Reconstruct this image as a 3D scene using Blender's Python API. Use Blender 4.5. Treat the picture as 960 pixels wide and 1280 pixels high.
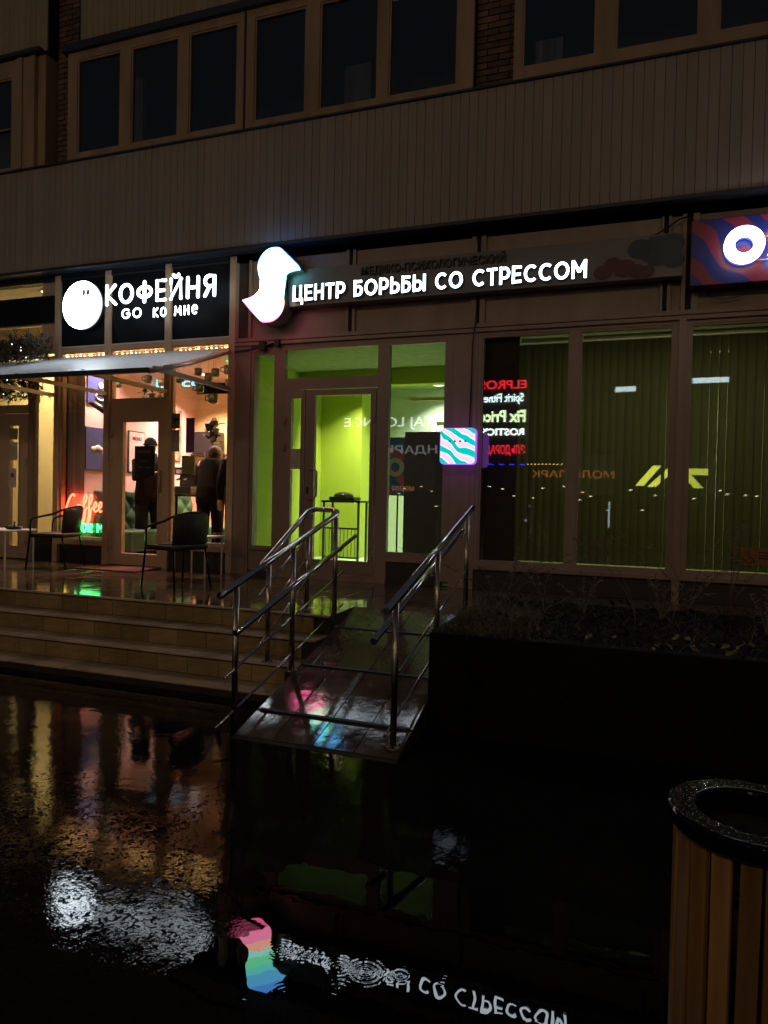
import bpy, bmesh, math, random
from mathutils import Vector, Matrix, Euler
import numpy as np
random.seed(7)
PI = math.pi
sc = bpy.context.scene
for o in list(bpy.data.objects): bpy.data.objects.remove(o)
COL = sc.collection

# ------------------------------------------------------------------ camera
cam = bpy.data.cameras.new('camera'); camo = bpy.data.objects.new('camera', cam); COL.objects.link(camo)
yaw, pitch, roll = map(math.radians, (19.703, -1.170, 1.246))
fwd = Vector((-math.sin(yaw)*math.cos(pitch), math.cos(yaw)*math.cos(pitch), math.sin(pitch)))
r0 = Vector((math.cos(yaw), math.sin(yaw), 0)); u0 = r0.cross(fwd)
rt = math.cos(roll)*r0 + math.sin(roll)*u0; up = -math.sin(roll)*r0 + math.cos(roll)*u0
M = Matrix((rt, up, -fwd)).transposed().to_4x4(); M.translation = Vector((0, -7.8093, 1.55))
camo.matrix_world = M
cam.sensor_fit = 'HORIZONTAL'; cam.sensor_width = 36; cam.lens = 36*875.34/960
cam.clip_start = .05; cam.clip_end = 600
sc.camera = camo

# ------------------------------------------------------------------ sky, sun, exposure
SUN_EL, SUN_ROT = math.radians(-4), math.radians(200)
w = bpy.data.worlds.new('World'); sc.world = w; w.use_nodes = True
nt = w.node_tree; bg = nt.nodes['Background']
sky = nt.nodes.new('ShaderNodeTexSky'); sky.sky_type = 'NISHITA'; sky.sun_disc = False
sky.sun_elevation = SUN_EL; sky.sun_rotation = SUN_ROT
mx = nt.nodes.new('ShaderNodeMix'); mx.data_type = 'RGBA'; mx.blend_type = 'ADD'; mx.inputs[0].default_value = 1
nt.links.new(sky.outputs[0], mx.inputs[6])
mx.inputs[7].default_value = (.25, .26, .31, 1)          # low cloud lit by the city
nt.links.new(mx.outputs[2], bg.inputs[0]); bg.inputs[1].default_value = .09
sun = bpy.data.lights.new('dim_sun', 'SUN'); sun.energy = .012; sun.angle = math.radians(10); sun.color = (1, .93, .85)
suno = bpy.data.objects.new('dim_sun', sun); COL.objects.link(suno); suno.rotation_euler = (math.radians(50), 0, math.radians(-20))  # not a moon: weak warm sun lamp added as soft night fill
sc.view_settings.view_transform = 'Standard'; sc.view_settings.look = 'None'
sc.view_settings.exposure = 0; sc.view_settings.gamma = 1
cy = sc.cycles
cy.use_denoising = True; cy.max_bounces = 8; cy.transparent_max_bounces = 16
cy.diffuse_bounces = 3; cy.glossy_bounces = 5; cy.sample_clamp_indirect = 4
cy.caustics_reflective = False; cy.caustics_refractive = False

# ------------------------------------------------------------------ helpers
def tag(o, label=None, cat=None, group=None, kind=None):
    if label: o['label'] = label
    if cat: o['category'] = cat
    if group: o['group'] = group
    if kind: o['kind'] = kind
    return o
def empty(name, label, cat, loc=(0,0,0), rz=0, group=None):
    o = bpy.data.objects.new(name, None); COL.objects.link(o); o.location = loc; o.rotation_euler = (0, 0, rz)
    o.empty_display_size = .1
    return tag(o, label, cat, group)
class MB:
    def __init__(s): s.v = []; s.f = []; s.sm = []
    def add(s, vs, fs, smooth=False):
        n = len(s.v); s.v += [tuple(v) for v in vs]; s.f += [tuple(i+n for i in f) for f in fs]; s.sm += [smooth]*len(fs); return s
    def box(s, x0, x1, y0, y1, z0, z1, rz=0):
        vs = [(x,y,z) for z in (z0,z1) for y in (y0,y1) for x in (x0,x1)]
        if rz:
            c = Vector(((x0+x1)/2,(y0+y1)/2,0)); R = Matrix.Rotation(rz,3,'Z'); vs = [tuple(R@(Vector(v)-c)+c) for v in vs]
        return s.add(vs, [(0,2,3,1),(4,5,7,6),(0,1,5,4),(1,3,7,5),(3,2,6,7),(2,0,4,6)])
    def bbox(s, x0, x1, y0, y1, z0, z1, b=.01):      # box with chamfered edges
        bm = bmesh.new(); bmesh.ops.create_cube(bm, size=1)
        bmesh.ops.scale(bm, vec=(x1-x0,y1-y0,z1-z0), verts=bm.verts); bmesh.ops.translate(bm, vec=((x0+x1)/2,(y0+y1)/2,(z0+z1)/2), verts=bm.verts)
        bmesh.ops.bevel(bm, geom=bm.edges[:], offset=b, segments=2, affect='EDGES', profile=.6)
        bm.verts.index_update(); s.add([v.co for v in bm.verts], [[v.index for v in f.verts] for f in bm.faces]); bm.free(); return s
    def tube(s, pts, r, n=8, cap=True, flat=1.0, closed=False):
        pts = [Vector(p) for p in pts]; P = len(pts); rs = r if isinstance(r, (list,tuple)) else [r]*P
        vs = []; prev = None
        for i, p in enumerate(pts):
            if closed: d = pts[(i+1)%P]-pts[i-1]
            else: d = (pts[min(i+1,P-1)]-pts[max(i-1,0)])
            d.normalize()
            if prev is None: a = d.orthogonal().normalized() if abs(d.y)>.9 else Vector((0,1,0)).cross(d).normalized()
            else: a = (prev - d*prev.dot(d)); a = a.normalized() if a.length>1e-6 else d.orthogonal().normalized()
            prev = a; b = d.cross(a)
            for k in range(n):
                t = 2*PI*k/n; q = (a*math.cos(t)+b*math.sin(t))*rs[i]; q.y *= flat; vs.append(p+q)
        fs = []
        for i in range(P if closed else P-1):
            for k in range(n):
                j=(i+1)%P; fs.append((i*n+k, i*n+(k+1)%n, j*n+(k+1)%n, j*n+k))
        s.add(vs, fs, True)
        if cap and not closed:
            m = len(s.v)-len(vs); s.f.append(tuple(m+k for k in range(n))[::-1]); s.f.append(tuple(m+(P-1)*n+k for k in range(n))); s.sm += [False]*2
        return s
    def ball(s, c, r, n=10, sq=(1,1,1)):
        c = Vector(c); vs = []; m = n//2+1
        for i in range(m+1):
            th = PI*i/m
            for k in range(n):
                ph = 2*PI*k/n; vs.append(c+Vector((r*sq[0]*math.sin(th)*math.cos(ph), r*sq[1]*math.sin(th)*math.sin(ph), r*sq[2]*math.cos(th))))
        fs = [(i*n+k, (i+1)*n+k, (i+1)*n+(k+1)%n, i*n+(k+1)%n) for i in range(m) for k in range(n)]
        return s.add(vs, fs, True)
    def lathe(s, c, prof, n=24):
        c = Vector(c); vs = [c+Vector((r*math.cos(2*PI*k/n), r*math.sin(2*PI*k/n), z)) for r, z in prof for k in range(n)]
        fs = [(i*n+k, i*n+(k+1)%n, (i+1)*n+(k+1)%n, (i+1)*n+k) for i in range(len(prof)-1) for k in range(n)]
        return s.add(vs, fs, True)
    def prism(s, pts, y0, y1):                       # outline in XZ extruded along Y (front at y0)
        bm = bmesh.new(); vs = [bm.verts.new((x,y0,z)) for x,z in pts]; f = bm.faces.new(vs)
        bmesh.ops.triangulate(bm, faces=[f]); n = len(pts); bm.verts.index_update()
        tri = [[v.index for v in f.verts] for f in bm.faces]; bm.free()
        V = [(x,y0,z) for x,z in pts]+[(x,y1,z) for x,z in pts]
        return s.add(V, tri+[[i+n for i in t][::-1] for t in tri]+[(i,(i+1)%n,(i+1)%n+n,i+n) for i in range(n)])
    def mesh(s, name):
        me = bpy.data.meshes.new(name); me.from_pydata(s.v, [], s.f)
        me.polygons.foreach_set('use_smooth', s.sm)
        bm = bmesh.new(); bm.from_mesh(me); bmesh.ops.recalc_face_normals(bm, faces=bm.faces); bm.to_mesh(me); bm.free()
        return me
    def build(s, name, mat, parent=None, loc=None, kind=None):
        me = s.mesh(name); me.materials.append(mat)
        o = bpy.data.objects.new(name, me); COL.objects.link(o)
        if parent: o.parent = parent
        if loc: o.location = loc
        if kind: o['kind'] = kind
        return o
def inst(name, me, parent, loc=(0,0,0), rot=(0,0,0), scale=(1,1,1)):
    o = bpy.data.objects.new(name, me); COL.objects.link(o); o.parent = parent; o.location = loc; o.rotation_euler = rot; o.scale = scale; return o
def copy_tree(o, loc=None, rz=None, label=None, parent=None):
    c = o.copy(); COL.objects.link(c); c.parent = parent
    if loc is not None: c.location = loc
    if rz is not None: c.rotation_euler = (0,0,rz)
    if label: c['label'] = label
    for ch in [x for x in bpy.data.objects if x.parent == o]: copy_tree(ch, parent=c)
    return c

# ------------------------------------------------------------------ materials
MATS = {}
def nodes(m): return m.node_tree.nodes, m.node_tree.links
def mat(name, col, rough=.6, metal=0, var=.15, scale=8, bump=0, bscale=60, emit=None, es=0, coat=0, spec=.5, stretch=(1,1,1)):
    m = bpy.data.materials.new(name); m.use_nodes = True; N, L = nodes(m); p = N['Principled BSDF']
    p.inputs['Roughness'].default_value = rough; p.inputs['Metallic'].default_value = metal
    p.inputs['Coat Weight'].default_value = coat; p.inputs['Specular IOR Level'].default_value = spec
    tc = N.new('ShaderNodeTexCoord'); mp = N.new('ShaderNodeMapping'); mp.inputs['Scale'].default_value = stretch
    L.new(tc.outputs['Object'], mp.inputs[0])
    n = N.new('ShaderNodeTexNoise'); n.inputs['Scale'].default_value = scale; n.inputs['Detail'].default_value = 6
    L.new(mp.outputs[0], n.inputs['Vector'])
    cr = N.new('ShaderNodeValToRGB'); c = Vector(col)
    cr.color_ramp.elements[0].position = .3; cr.color_ramp.elements[1].position = .7
    cr.color_ramp.elements[0].color = (*(c*(1-var)), 1); cr.color_ramp.elements[1].color = (*(c*(1+var)), 1)
    L.new(n.outputs[0], cr.inputs[0]); L.new(cr.outputs[0], p.inputs['Base Color'])
    if bump:
        n2 = N.new('ShaderNodeTexNoise'); n2.inputs['Scale'].default_value = bscale; n2.inputs['Detail'].default_value = 4
        L.new(mp.outputs[0], n2.inputs['Vector'])
        b = N.new('ShaderNodeBump'); b.inputs['Strength'].default_value = bump; b.inputs['Distance'].default_value = .01
        L.new(n2.outputs[0], b.inputs['Height']); L.new(b.outputs[0], p.inputs['Normal'])
    if emit: p.inputs['Emission Color'].default_value = (*emit, 1); p.inputs['Emission Strength'].default_value = es
    MATS[name] = m; return m
def vary(m, amt):
    N, L = nodes(m); p = N['Principled BSDF']; l = p.inputs['Base Color'].links[0]; src = l.from_socket
    oi = N.new('ShaderNodeObjectInfo'); mr = N.new('ShaderNodeMapRange'); L.new(oi.outputs['Random'], mr.inputs[0]); mr.inputs[3].default_value = 1-amt; mr.inputs[4].default_value = 1+amt
    hs = N.new('ShaderNodeHueSaturation'); L.new(mr.outputs[0], hs.inputs['Value']); L.new(src, hs.inputs['Color'])
    g_ = N.new('ShaderNodeNewGeometry'); mp = N.new('ShaderNodeMapping'); mp.inputs['Scale'].default_value = (1.6,1.6,.35); L.new(g_.outputs['Position'], mp.inputs[0])
    n = N.new('ShaderNodeTexNoise'); n.inputs['Scale'].default_value = 2.2; n.inputs['Detail'].default_value = 6; L.new(mp.outputs[0], n.inputs['Vector'])
    m2 = N.new('ShaderNodeMapRange'); L.new(n.outputs[0], m2.inputs[0]); m2.inputs[1].default_value = .3; m2.inputs[2].default_value = .7; m2.inputs[3].default_value = 1-amt*1.4; m2.inputs[4].default_value = 1+amt*.9
    h2 = N.new('ShaderNodeHueSaturation'); L.new(m2.outputs[0], h2.inputs['Value']); L.new(hs.outputs[0], h2.inputs['Color']); L.new(h2.outputs[0], p.inputs['Base Color'])
def emis(name, col, s):
    m = bpy.data.materials.new(name); m.use_nodes = True; N, L = nodes(m); N.remove(N['Principled BSDF'])
    e = N.new('ShaderNodeEmission'); e.inputs[0].default_value = (*col, 1); e.inputs[1].default_value = s
    L.new(e.outputs[0], N['Material Output'].inputs[0]); return m
def glassmat(name, tint=(1,1,1), f0=.09, rough=0.0, bump=.0):
    m = bpy.data.materials.new(name); m.use_nodes = True; N, L = nodes(m); N.remove(N['Principled BSDF'])
    t = N.new('ShaderNodeBsdfTransparent'); t.inputs[0].default_value = (*tint, 1)
    g = N.new('ShaderNodeBsdfGlossy'); g.inputs['Roughness'].default_value = rough
    lw = N.new('ShaderNodeLayerWeight'); lw.inputs[0].default_value = .5
    pw = N.new('ShaderNodeMath'); pw.operation = 'POWER'; pw.inputs[1].default_value = 5; L.new(lw.outputs['Facing'], pw.inputs[0])
    ma = N.new('ShaderNodeMath'); ma.operation = 'MULTIPLY_ADD'; ma.inputs[1].default_value = 1-f0; ma.inputs[2].default_value = f0; L.new(pw.outputs[0], ma.inputs[0])
    if bump:
        tc = N.new('ShaderNodeTexCoord'); n = N.new('ShaderNodeTexNoise'); n.inputs['Scale'].default_value = 1.5; n.inputs['Detail'].default_value = 1
        L.new(tc.outputs['Object'], n.inputs['Vector'])
        b = N.new('ShaderNodeBump'); b.inputs['Strength'].default_value = bump; b.inputs['Distance'].default_value = .01
        L.new(n.outputs[0], b.inputs['Height']); L.new(b.outputs[0], g.inputs['Normal'])
    mi = N.new('ShaderNodeMixShader'); L.new(ma.outputs[0], mi.inputs[0]); L.new(t.outputs[0], mi.inputs[1]); L.new(g.outputs[0], mi.inputs[2])
    L.new(mi.outputs[0], N['Material Output'].inputs[0]); return m
def face_emis(name, col, s_):
    m = emis(name, col, s_); N, L = nodes(m); e = [n for n in N if n.type == 'EMISSION'][0]
    g_ = N.new('ShaderNodeNewGeometry'); sp = N.new('ShaderNodeSeparateXYZ'); L.new(g_.outputs['True Normal'], sp.inputs[0])
    mr = N.new('ShaderNodeMapRange'); L.new(sp.outputs[1], mr.inputs[0]); mr.inputs[1].default_value = -.35; mr.inputs[2].default_value = -.15
    mr.inputs[3].default_value = s_; mr.inputs[4].default_value = s_*.07; L.new(mr.outputs[0], e.inputs[1]); return m
G = glassmat('window_glass', (.93,.95,.93), .07, bump=.04)
GD = glassmat('dark_upper_glass', (.75,.78,.8), .09, bump=.05)
clad = mat('cladding_paint', (.30,.245,.205), .5, var=.12, scale=1.3, stretch=(1,1,.3), bump=.15, bscale=30)
clad2 = mat('upper_cladding_paint', (.33,.26,.15), .5, var=.1, scale=1.5)
fascia = mat('fascia_paint', (.34,.25,.20), .45, var=.12, scale=2, bump=.1)
framebr = mat('brown_window_frame', (.33,.235,.185), .38, var=.08, scale=3)
framecof = mat('beige_brown_frame', (.58,.42,.29), .4, var=.08, scale=3)
upframe = mat('wooden_upper_frame', (.33,.22,.125), .5, var=.2, scale=5, stretch=(1,1,.2))
flash = mat('dark_flashing', (.03,.036,.05), .45, metal=.4, var=.1)
brickm = mat('brick_face', (.16,.095,.065), .8, var=.3, scale=6, bump=.4)
mortar = mat('mortar', (.07,.055,.045), .9)
plinth = mat('dark_plinth', (.035,.026,.02), .5, var=.3, scale=3, bump=.2)
dark = mat('near_black', (.012,.012,.013), .4)
signblk = mat('black_sign_panel', (.006,.009,.013), .45, var=.1, scale=3, spec=.12, bump=.03, bscale=4)
steel = mat('wet_stainless_steel', (.62,.61,.60), .11, metal=1, var=.08, scale=40, bump=.08, bscale=90)
steeld = mat('brushed_post_steel', (.42,.36,.30), .26, metal=1, var=.15, scale=30)
wood = mat('varnished_pine_slat', (.26,.14,.05), .38, var=.35, scale=4, stretch=(6,6,.5), bump=.1)
blackp = mat('black_wet_steel', (.004,.004,.005), .07, var=.1, spec=.25)
soil = mat('wet_soil', (.010,.007,.005), .8, var=.5, scale=20, bump=.6, bscale=50, spec=.1)
grassm = mat('dead_grass', (.17,.155,.09), .7, spec=.2, var=.4, scale=5)
weedm = mat('dry_weed', (.16,.125,.08), .7, var=.3)
leafy = mat('yellowing_leaf', (.16,.13,.02), .5, var=.4, scale=10)
leafg = mat('dark_green_leaf', (.012,.02,.008), .6, spec=.2, var=.4, scale=10)
needle = mat('fir_needle', (.010,.016,.011), .5, var=.3)
whitem = mat('white_paint', (.7,.68,.63), .5, var=.05)
pinkwall = mat('pink_plaster', (.72,.46,.42), .8, var=.05, scale=2, bump=.1)
yelwall = mat('yellow_plaster', (.80,.58,.27), .8, var=.05, scale=2)
greenw = mat('lime_green_plaster', (.45,.56,.04), .75, var=.03, scale=1)
sofam = mat('green_velvet', (.03,.085,.045), .55, var=.2, scale=8)
rattan = mat('dark_woven_rattan', (.03,.024,.02), .5, var=.3, scale=60, bump=.7, bscale=120)
navy = mat('navy_canvas', (.03,.04,.16), .6, var=.15, scale=4)
floorin = mat('interior_floor', (.16,.11,.07), .3, var=.2, scale=3)
alum = mat('grey_aluminium', (.42,.40,.38), .35, metal=.6, var=.05)
blind = mat('olive_blind_fabric', (.19,.175,.13), .8, var=.15, scale=3, stretch=(1,1,.15))
cloth = mat('dark_cloth', (.008,.008,.010), .9, spec=.1, var=.3, scale=12, bump=.3)
brownjk = mat('brown_quilted_jacket', (.012,.007,.005), .9, spec=.1, var=.3, scale=12, bump=.3)
skin = mat('skin', (.52,.31,.22), .5, var=.06)
tan = mat('tan_knit', (.03,.014,.008), .8, var=.2, scale=30, bump=.3)
cer = mat('dark_green_ceramic', (.03,.05,.042), .15, var=.1)
cerp = mat('terracotta_ceramic', (.25,.1,.07), .3)
potm = mat('teal_pot', (.05,.25,.2), .3)
paper = mat('paper', (.55,.5,.42), .7)
purp = mat('lilac_paper', (.3,.18,.42), .7)
olive = mat('olive_gold_paper', (.42,.38,.13), .7)
darkpanel = mat('dark_grey_board', (.14,.14,.11), .5, var=.1)
greytile = mat('pale_green_tile', (.5,.6,.42), .4, var=.05)

# wet tile: brown granite-like with a film of water
def tilemat(name, col, rough, wav=.02):
    m = mat(name, col, rough, var=.2, scale=9, coat=.0, spec=.7); N, L = nodes(m); p = N['Principled BSDF']
    tc = N.new('ShaderNodeTexCoord')
    n = N.new('ShaderNodeTexNoise'); n.inputs['Scale'].default_value = 7; n.inputs['Detail'].default_value = 5
    ad = N.new('ShaderNodeNewGeometry'); L.new(ad.outputs['Position'], n.inputs['Vector'])
    n2 = N.new('ShaderNodeTexNoise'); n2.inputs['Scale'].default_value = 90; n2.inputs['Detail'].default_value = 2; L.new(ad.outputs[0], n2.inputs['Vector'])
    s = N.new('ShaderNodeMath'); s.operation = 'MULTIPLY_ADD'; L.new(n2.outputs[0], s.inputs[0]); s.inputs[1].default_value = .08; L.new(n.outputs[0], s.inputs[2])
    b = N.new('ShaderNodeBump'); b.inputs['Strength'].default_value = wav*5; b.inputs['Distance'].default_value = .01
    L.new(s.outputs[0], b.inputs['Height']); L.new(b.outputs[0], p.inputs['Normal'])
    rr = N.new('ShaderNodeMapRange'); L.new(n.outputs[0], rr.inputs[0]); rr.inputs[1].default_value=.35; rr.inputs[2].default_value=.7
    rr.inputs[3].default_value = rough*.5; rr.inputs[4].default_value = rough*1.8; L.new(rr.outputs[0], p.inputs['Roughness'])
    return m
terr = tilemat('wet_terrace_tile', (.12,.08,.055), .07, .02)
rampm = tilemat('wet_ramp_tile', (.095,.063,.042), .07, .034)
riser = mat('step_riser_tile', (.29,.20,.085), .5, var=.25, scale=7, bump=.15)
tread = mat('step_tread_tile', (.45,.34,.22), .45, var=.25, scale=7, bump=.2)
grout = mat('dark_grout', (.03,.022,.016), .7)

# wet asphalt with standing water
def asphalt(name, puddle_only=False):
    m = bpy.data.materials.new(name); m.use_nodes = True; N, L = nodes(m); p = N['Principled BSDF']
    geo = N.new('ShaderNodeNewGeometry')
    p.inputs['Base Color'].default_value = (.007,.0065,.006,1) if not puddle_only else (.003,.003,.003,1)
    p.inputs['IOR'].default_value = 1.33
    if puddle_only:
        p.inputs['Roughness'].default_value = .0; p.inputs['Specular IOR Level'].default_value = .5; return m
    def noise(sc_, det=3, rough=.5, dist=0):
        n = N.new('ShaderNodeTexNoise'); n.inputs['Scale'].default_value = sc_; n.inputs['Detail'].default_value = det
        n.inputs['Roughness'].default_value = rough; n.inputs['Distortion'].default_value = dist
        L.new(geo.outputs['Position'], n.inputs['Vector']); return n.outputs[0]
    def math_(op, a, b=None, c=None):
        n = N.new('ShaderNodeMath'); n.operation = op
        for i, v in enumerate((a,b,c)):
            if v is None: continue
            if isinstance(v, (int,float)): n.inputs[i].default_value = v
            else: L.new(v, n.inputs[i])
        return n.outputs[0]
    sx = N.new('ShaderNodeSeparateXYZ'); L.new(geo.outputs['Position'], sx.inputs[0])
    # dryness: grows towards the near left, where the aggregate stands proud of the film
    big = noise(1.7, 5, .6, .3)
    a = math_('MINIMUM', math_('MULTIPLY_ADD', sx.outputs[0], -1.5, -2.2), .8)
    yb = math_('MULTIPLY_ADD', sx.outputs[1], -1.2, -5.9)
    d = math_('ADD', a, yb)
    d = math_('ADD', d, math_('MULTIPLY_ADD', big, 2.2, -1.1))
    mr = N.new('ShaderNodeMapRange'); mr.interpolation_type = 'SMOOTHSTEP'; L.new(d, mr.inputs[0]); mr.inputs[1].default_value = .1; mr.inputs[2].default_value = 1.1
    dry = mr.outputs[0]
    grain = noise(75, 3, .6); g2 = noise(28, 2, .5); wave = noise(5, 3, .5, .6)
    vor = N.new('ShaderNodeTexVoronoi'); vor.inputs['Scale'].default_value = 95; L.new(geo.outputs['Position'], vor.inputs['Vector'])
    hg = math_('ADD', math_('MULTIPLY', grain, 1.0), math_('MULTIPLY', g2, .8))
    hg = math_('ADD', hg, math_('MULTIPLY', vor.outputs[0], -.5))
    h = math_('MULTIPLY', hg, math_('MULTIPLY_ADD', dry, .018, .022))
    h = math_('ADD', h, math_('MULTIPLY', wave, .38))
    b = N.new('ShaderNodeBump'); b.inputs['Strength'].default_value = .42; b.inputs['Distance'].default_value = .011
    L.new(h, b.inputs['Height']); L.new(b.outputs[0], p.inputs['Normal'])
    L.new(math_('MULTIPLY_ADD', dry, .012, .006), p.inputs['Roughness'])
    m2 = N.new('ShaderNodeMapRange'); m2.interpolation_type = 'SMOOTHSTEP'; L.new(math_('ADD', math_('MULTIPLY_ADD', sx.outputs[1], .64, sx.outputs[0]), math_('MULTIPLY', big, .25)), m2.inputs[0]); m2.inputs[1].default_value = -4.93; m2.inputs[2].default_value = -4.68; m2.inputs[3].default_value = .95; m2.inputs[4].default_value = .16
    stone = noise(62, 4, .7); st_ = N.new('ShaderNodeMapRange'); L.new(math_('MULTIPLY_ADD', dry, -.20, math_('MULTIPLY_ADD', g2, .35, math_('MULTIPLY_ADD', noise(2.3, 4, .6, .8), .3, math_('ADD', stone, -.12)))), st_.inputs[0])
    st_.inputs[1].default_value = .455; st_.inputs[2].default_value = .48
    df = N.new('ShaderNodeBsdfDiffuse'); df.inputs[0].default_value = (.012,.011,.010,1); L.new(b.outputs[0], df.inputs['Normal'])
    ms = N.new('ShaderNodeMixShader'); L.new(math_('MULTIPLY', m2.outputs[0], st_.outputs[0]), ms.inputs[0])
    L.new(df.outputs[0], ms.inputs[1]); L.new(p.outputs[0], ms.inputs[2]); L.new(ms.outputs[0], N['Material Output'].inputs[0])
    return m
asph = asphalt('wet_asphalt'); water = asphalt('puddle_water', True)

for m_, a_ in ((clad,.06),(clad2,.08),(wood,.3),(brickm,.35),(riser,.2),(tread,.2),(terr,.2),(rampm,.15),(fascia,.12),(upframe,.12),(framebr,.08)): vary(m_, a_)
# ------------------------------------------------------------------ ground, puddle
g = MB(); g.add([(-150,-150,-.012),(150,-150,-.012),(150,150,-.012),(-150,150,-.012)], [(0,1,2,3)])
tag(g.build('ground', asph), kind='structure')
# the rain-pocked puddle: a fine sheet with raindrop rings
rings = [(-1.1,-5.7,.95,.05),(-1.0,-5.68,.8,.035),(-.88,-5.7,1,.045),(-.79,-5.69,.9,.055),(-.99,-5.87,.5,.035),(-1.09,-5.97,.8,.04),(-.84,-5.8,.9,.045),
 (-.94,-5.53,.5,.03),(-.68,-5.66,.6,.03),(-.51,-5.56,.5,.03),(-.4,-5.56,.5,.03),(-.54,-5.62,.6,.03),(-.61,-5.48,.4,.03),(-.88,-5.93,.5,.03),(-.02,-5.15,.4,.02),(-.3,-5.45,.3,.03),(-1.25,-5.95,.5,.03),(-.2,-5.0,.3,.03),(-.75,-5.2,.3,.03)]+[(random.uniform(-1.2,.6),random.uniform(-6.1,-5.1),random.uniform(.2,.6),random.uniform(.015,.03)) for _ in range(12)]
def puddle_outline():
    pts=[]; 
    for k in range(80):
        t=2*PI*k/80; rr=1+.10*math.sin(3*t+1)+.07*math.sin(5*t+2)+.05*math.sin(9*t)+.03*math.sin(17*t+.5)
        pts.append((-.28+1.0*rr*math.cos(t), -5.52+.62*rr*math.sin(t)))
    return pts
nx, ny = 410, 290; X0, X1, Y0, Y1 = -1.72, 1.2, -6.4, -4.45
xs = np.linspace(X0,X1,nx); ys = np.linspace(Y0,Y1,ny); XX, YY = np.meshgrid(xs,ys)
ZZ = np.full_like(XX, -.004)
for cx,cy_,amp,rad in rings:
    r_ = np.hypot(XX-cx,YY-cy_); th_ = np.arctan2(YY-cy_,XX-cx); lam = .012+.007*((cx*37)%1); ZZ += amp*.00030*(1+.5*np.sin(3*th_+cx*50))*np.cos(2*PI*(r_-rad)/lam)*np.exp(-((r_-rad*.6)/(rad*.55))**2)
ZZ += .00004*np.sin(XX*23+1.3*np.sin(YY*9))*np.sin(YY*31+XX*5) + .000022*np.sin(XX*61+YY*17)*np.sin(YY*73-XX*11)
ang = np.arctan2((YY+5.58)/.58, (XX+.32)/1.14)
rr = 1+.10*np.sin(3*ang+1)+.07*np.sin(5*ang+2)+.05*np.sin(9*ang)+.03*np.sin(17*ang+.5)+.02*np.sin(41*ang)
dd = np.hypot((XX+.32)/1.14,(YY+5.58)/.58)/rr
idx = np.arange(nx*ny).reshape(ny,nx); inside = dd < 1
cell = inside[:-1,:-1]&inside[1:,:-1]&inside[:-1,1:]&inside[1:,1:]
quads = np.stack([idx[:-1,:-1][cell],idx[:-1,1:][cell],idx[1:,1:][cell],idx[1:,:-1][cell]],1)
used = np.unique(quads); remap = -np.ones(nx*ny,int); remap[used]=np.arange(len(used))
co = np.stack([XX.ravel()[used],YY.ravel()[used],ZZ.ravel()[used]],1)
me = bpy.data.meshes.new('puddle'); me.from_pydata(co.tolist(),[],remap[quads].tolist()); me.polygons.foreach_set('use_smooth',[True]*len(quads)); me.materials.append(water)
pud = bpy.data.objects.new('puddle', me); COL.objects.link(pud); tag(pud, kind='structure')

# ------------------------------------------------------------------ terrace, steps
TZ = .54; RX0, RX1 = -2.40, -1.28; RS, RY0 = .26, -3.92
RYT = RY0 + TZ/RS                               # where the ramp meets the terrace
t = MB()
t.box(-12, RX0, -2.395, .0, -.02, TZ-.006); t.box(RX0, RX1, RYT, .0, -.02, TZ-.006); t.box(RX1, 3.5, -1.3, .0, -.02, TZ-.006)
terrace = tag(t.build('terrace', grout), kind='structure')
tile3 = MB().bbox(-.147,.147,-.147,.147,-.012,0,.0025).mesh('tile'); tile3.materials.append(terr)
def tiles_grid(x0, x1, y0, y1, z, parent, step=.3):
    nx_, ny_ = max(1,round((x1-x0)/step)), max(1,round((y1-y0)/step)); sx, sy = (x1-x0)/nx_, (y1-y0)/ny_
    for i in range(nx_):
        for j in range(ny_):
            inst('tile', tile3, parent, (x0+(i+.5)*sx, y0+(j+.5)*sy, z+random.uniform(-.0006,.0006)),
                 (random.gauss(0,.0014), random.gauss(0,.0014), 0), (sx/.3, sy/.3, 1))
tiles_grid(-9.1, RX0, -2.395, -.02, TZ, terrace, .335)
tiles_grid(RX0, RX1, RYT+.01, -.02, TZ, terrace, .3)
tiles_grid(RX1, 1.6, -1.28, -.02, TZ, terrace, .42)
edges = [(-2.40,.54),(-2.652,.376),(-2.905,.217),(-3.16,.058)]
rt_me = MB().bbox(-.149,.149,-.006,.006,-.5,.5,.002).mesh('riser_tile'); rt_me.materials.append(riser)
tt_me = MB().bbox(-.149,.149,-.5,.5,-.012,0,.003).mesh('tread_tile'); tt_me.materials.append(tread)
for k in range(4):
    yf, zt = edges[k]; zb = edges[k+1][1] if k < 3 else -.02
    if k > 0:
        st = tag(MB().box(-12, RX0-.002, yf, edges[k-1][0]+.0, -.02, zt-.008).build('step', grout), kind='structure')
    else: st = terrace
    n = 22; off = random.uniform(0,.3)
    for i in range(n):
        x = RX0-.16-i*.302
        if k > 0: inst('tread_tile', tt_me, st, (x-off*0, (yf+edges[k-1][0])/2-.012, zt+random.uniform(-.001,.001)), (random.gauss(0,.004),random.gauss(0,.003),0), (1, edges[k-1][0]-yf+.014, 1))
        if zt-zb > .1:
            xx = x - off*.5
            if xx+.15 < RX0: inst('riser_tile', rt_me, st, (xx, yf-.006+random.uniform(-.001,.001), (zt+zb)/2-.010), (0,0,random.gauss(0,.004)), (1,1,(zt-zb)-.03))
    if k == 0:
        MB().bbox(-9.1, RX0-.002, yf-.022, yf+.02, zt-.014, zt+.002, .003).build('nosing', tread, st)
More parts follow.
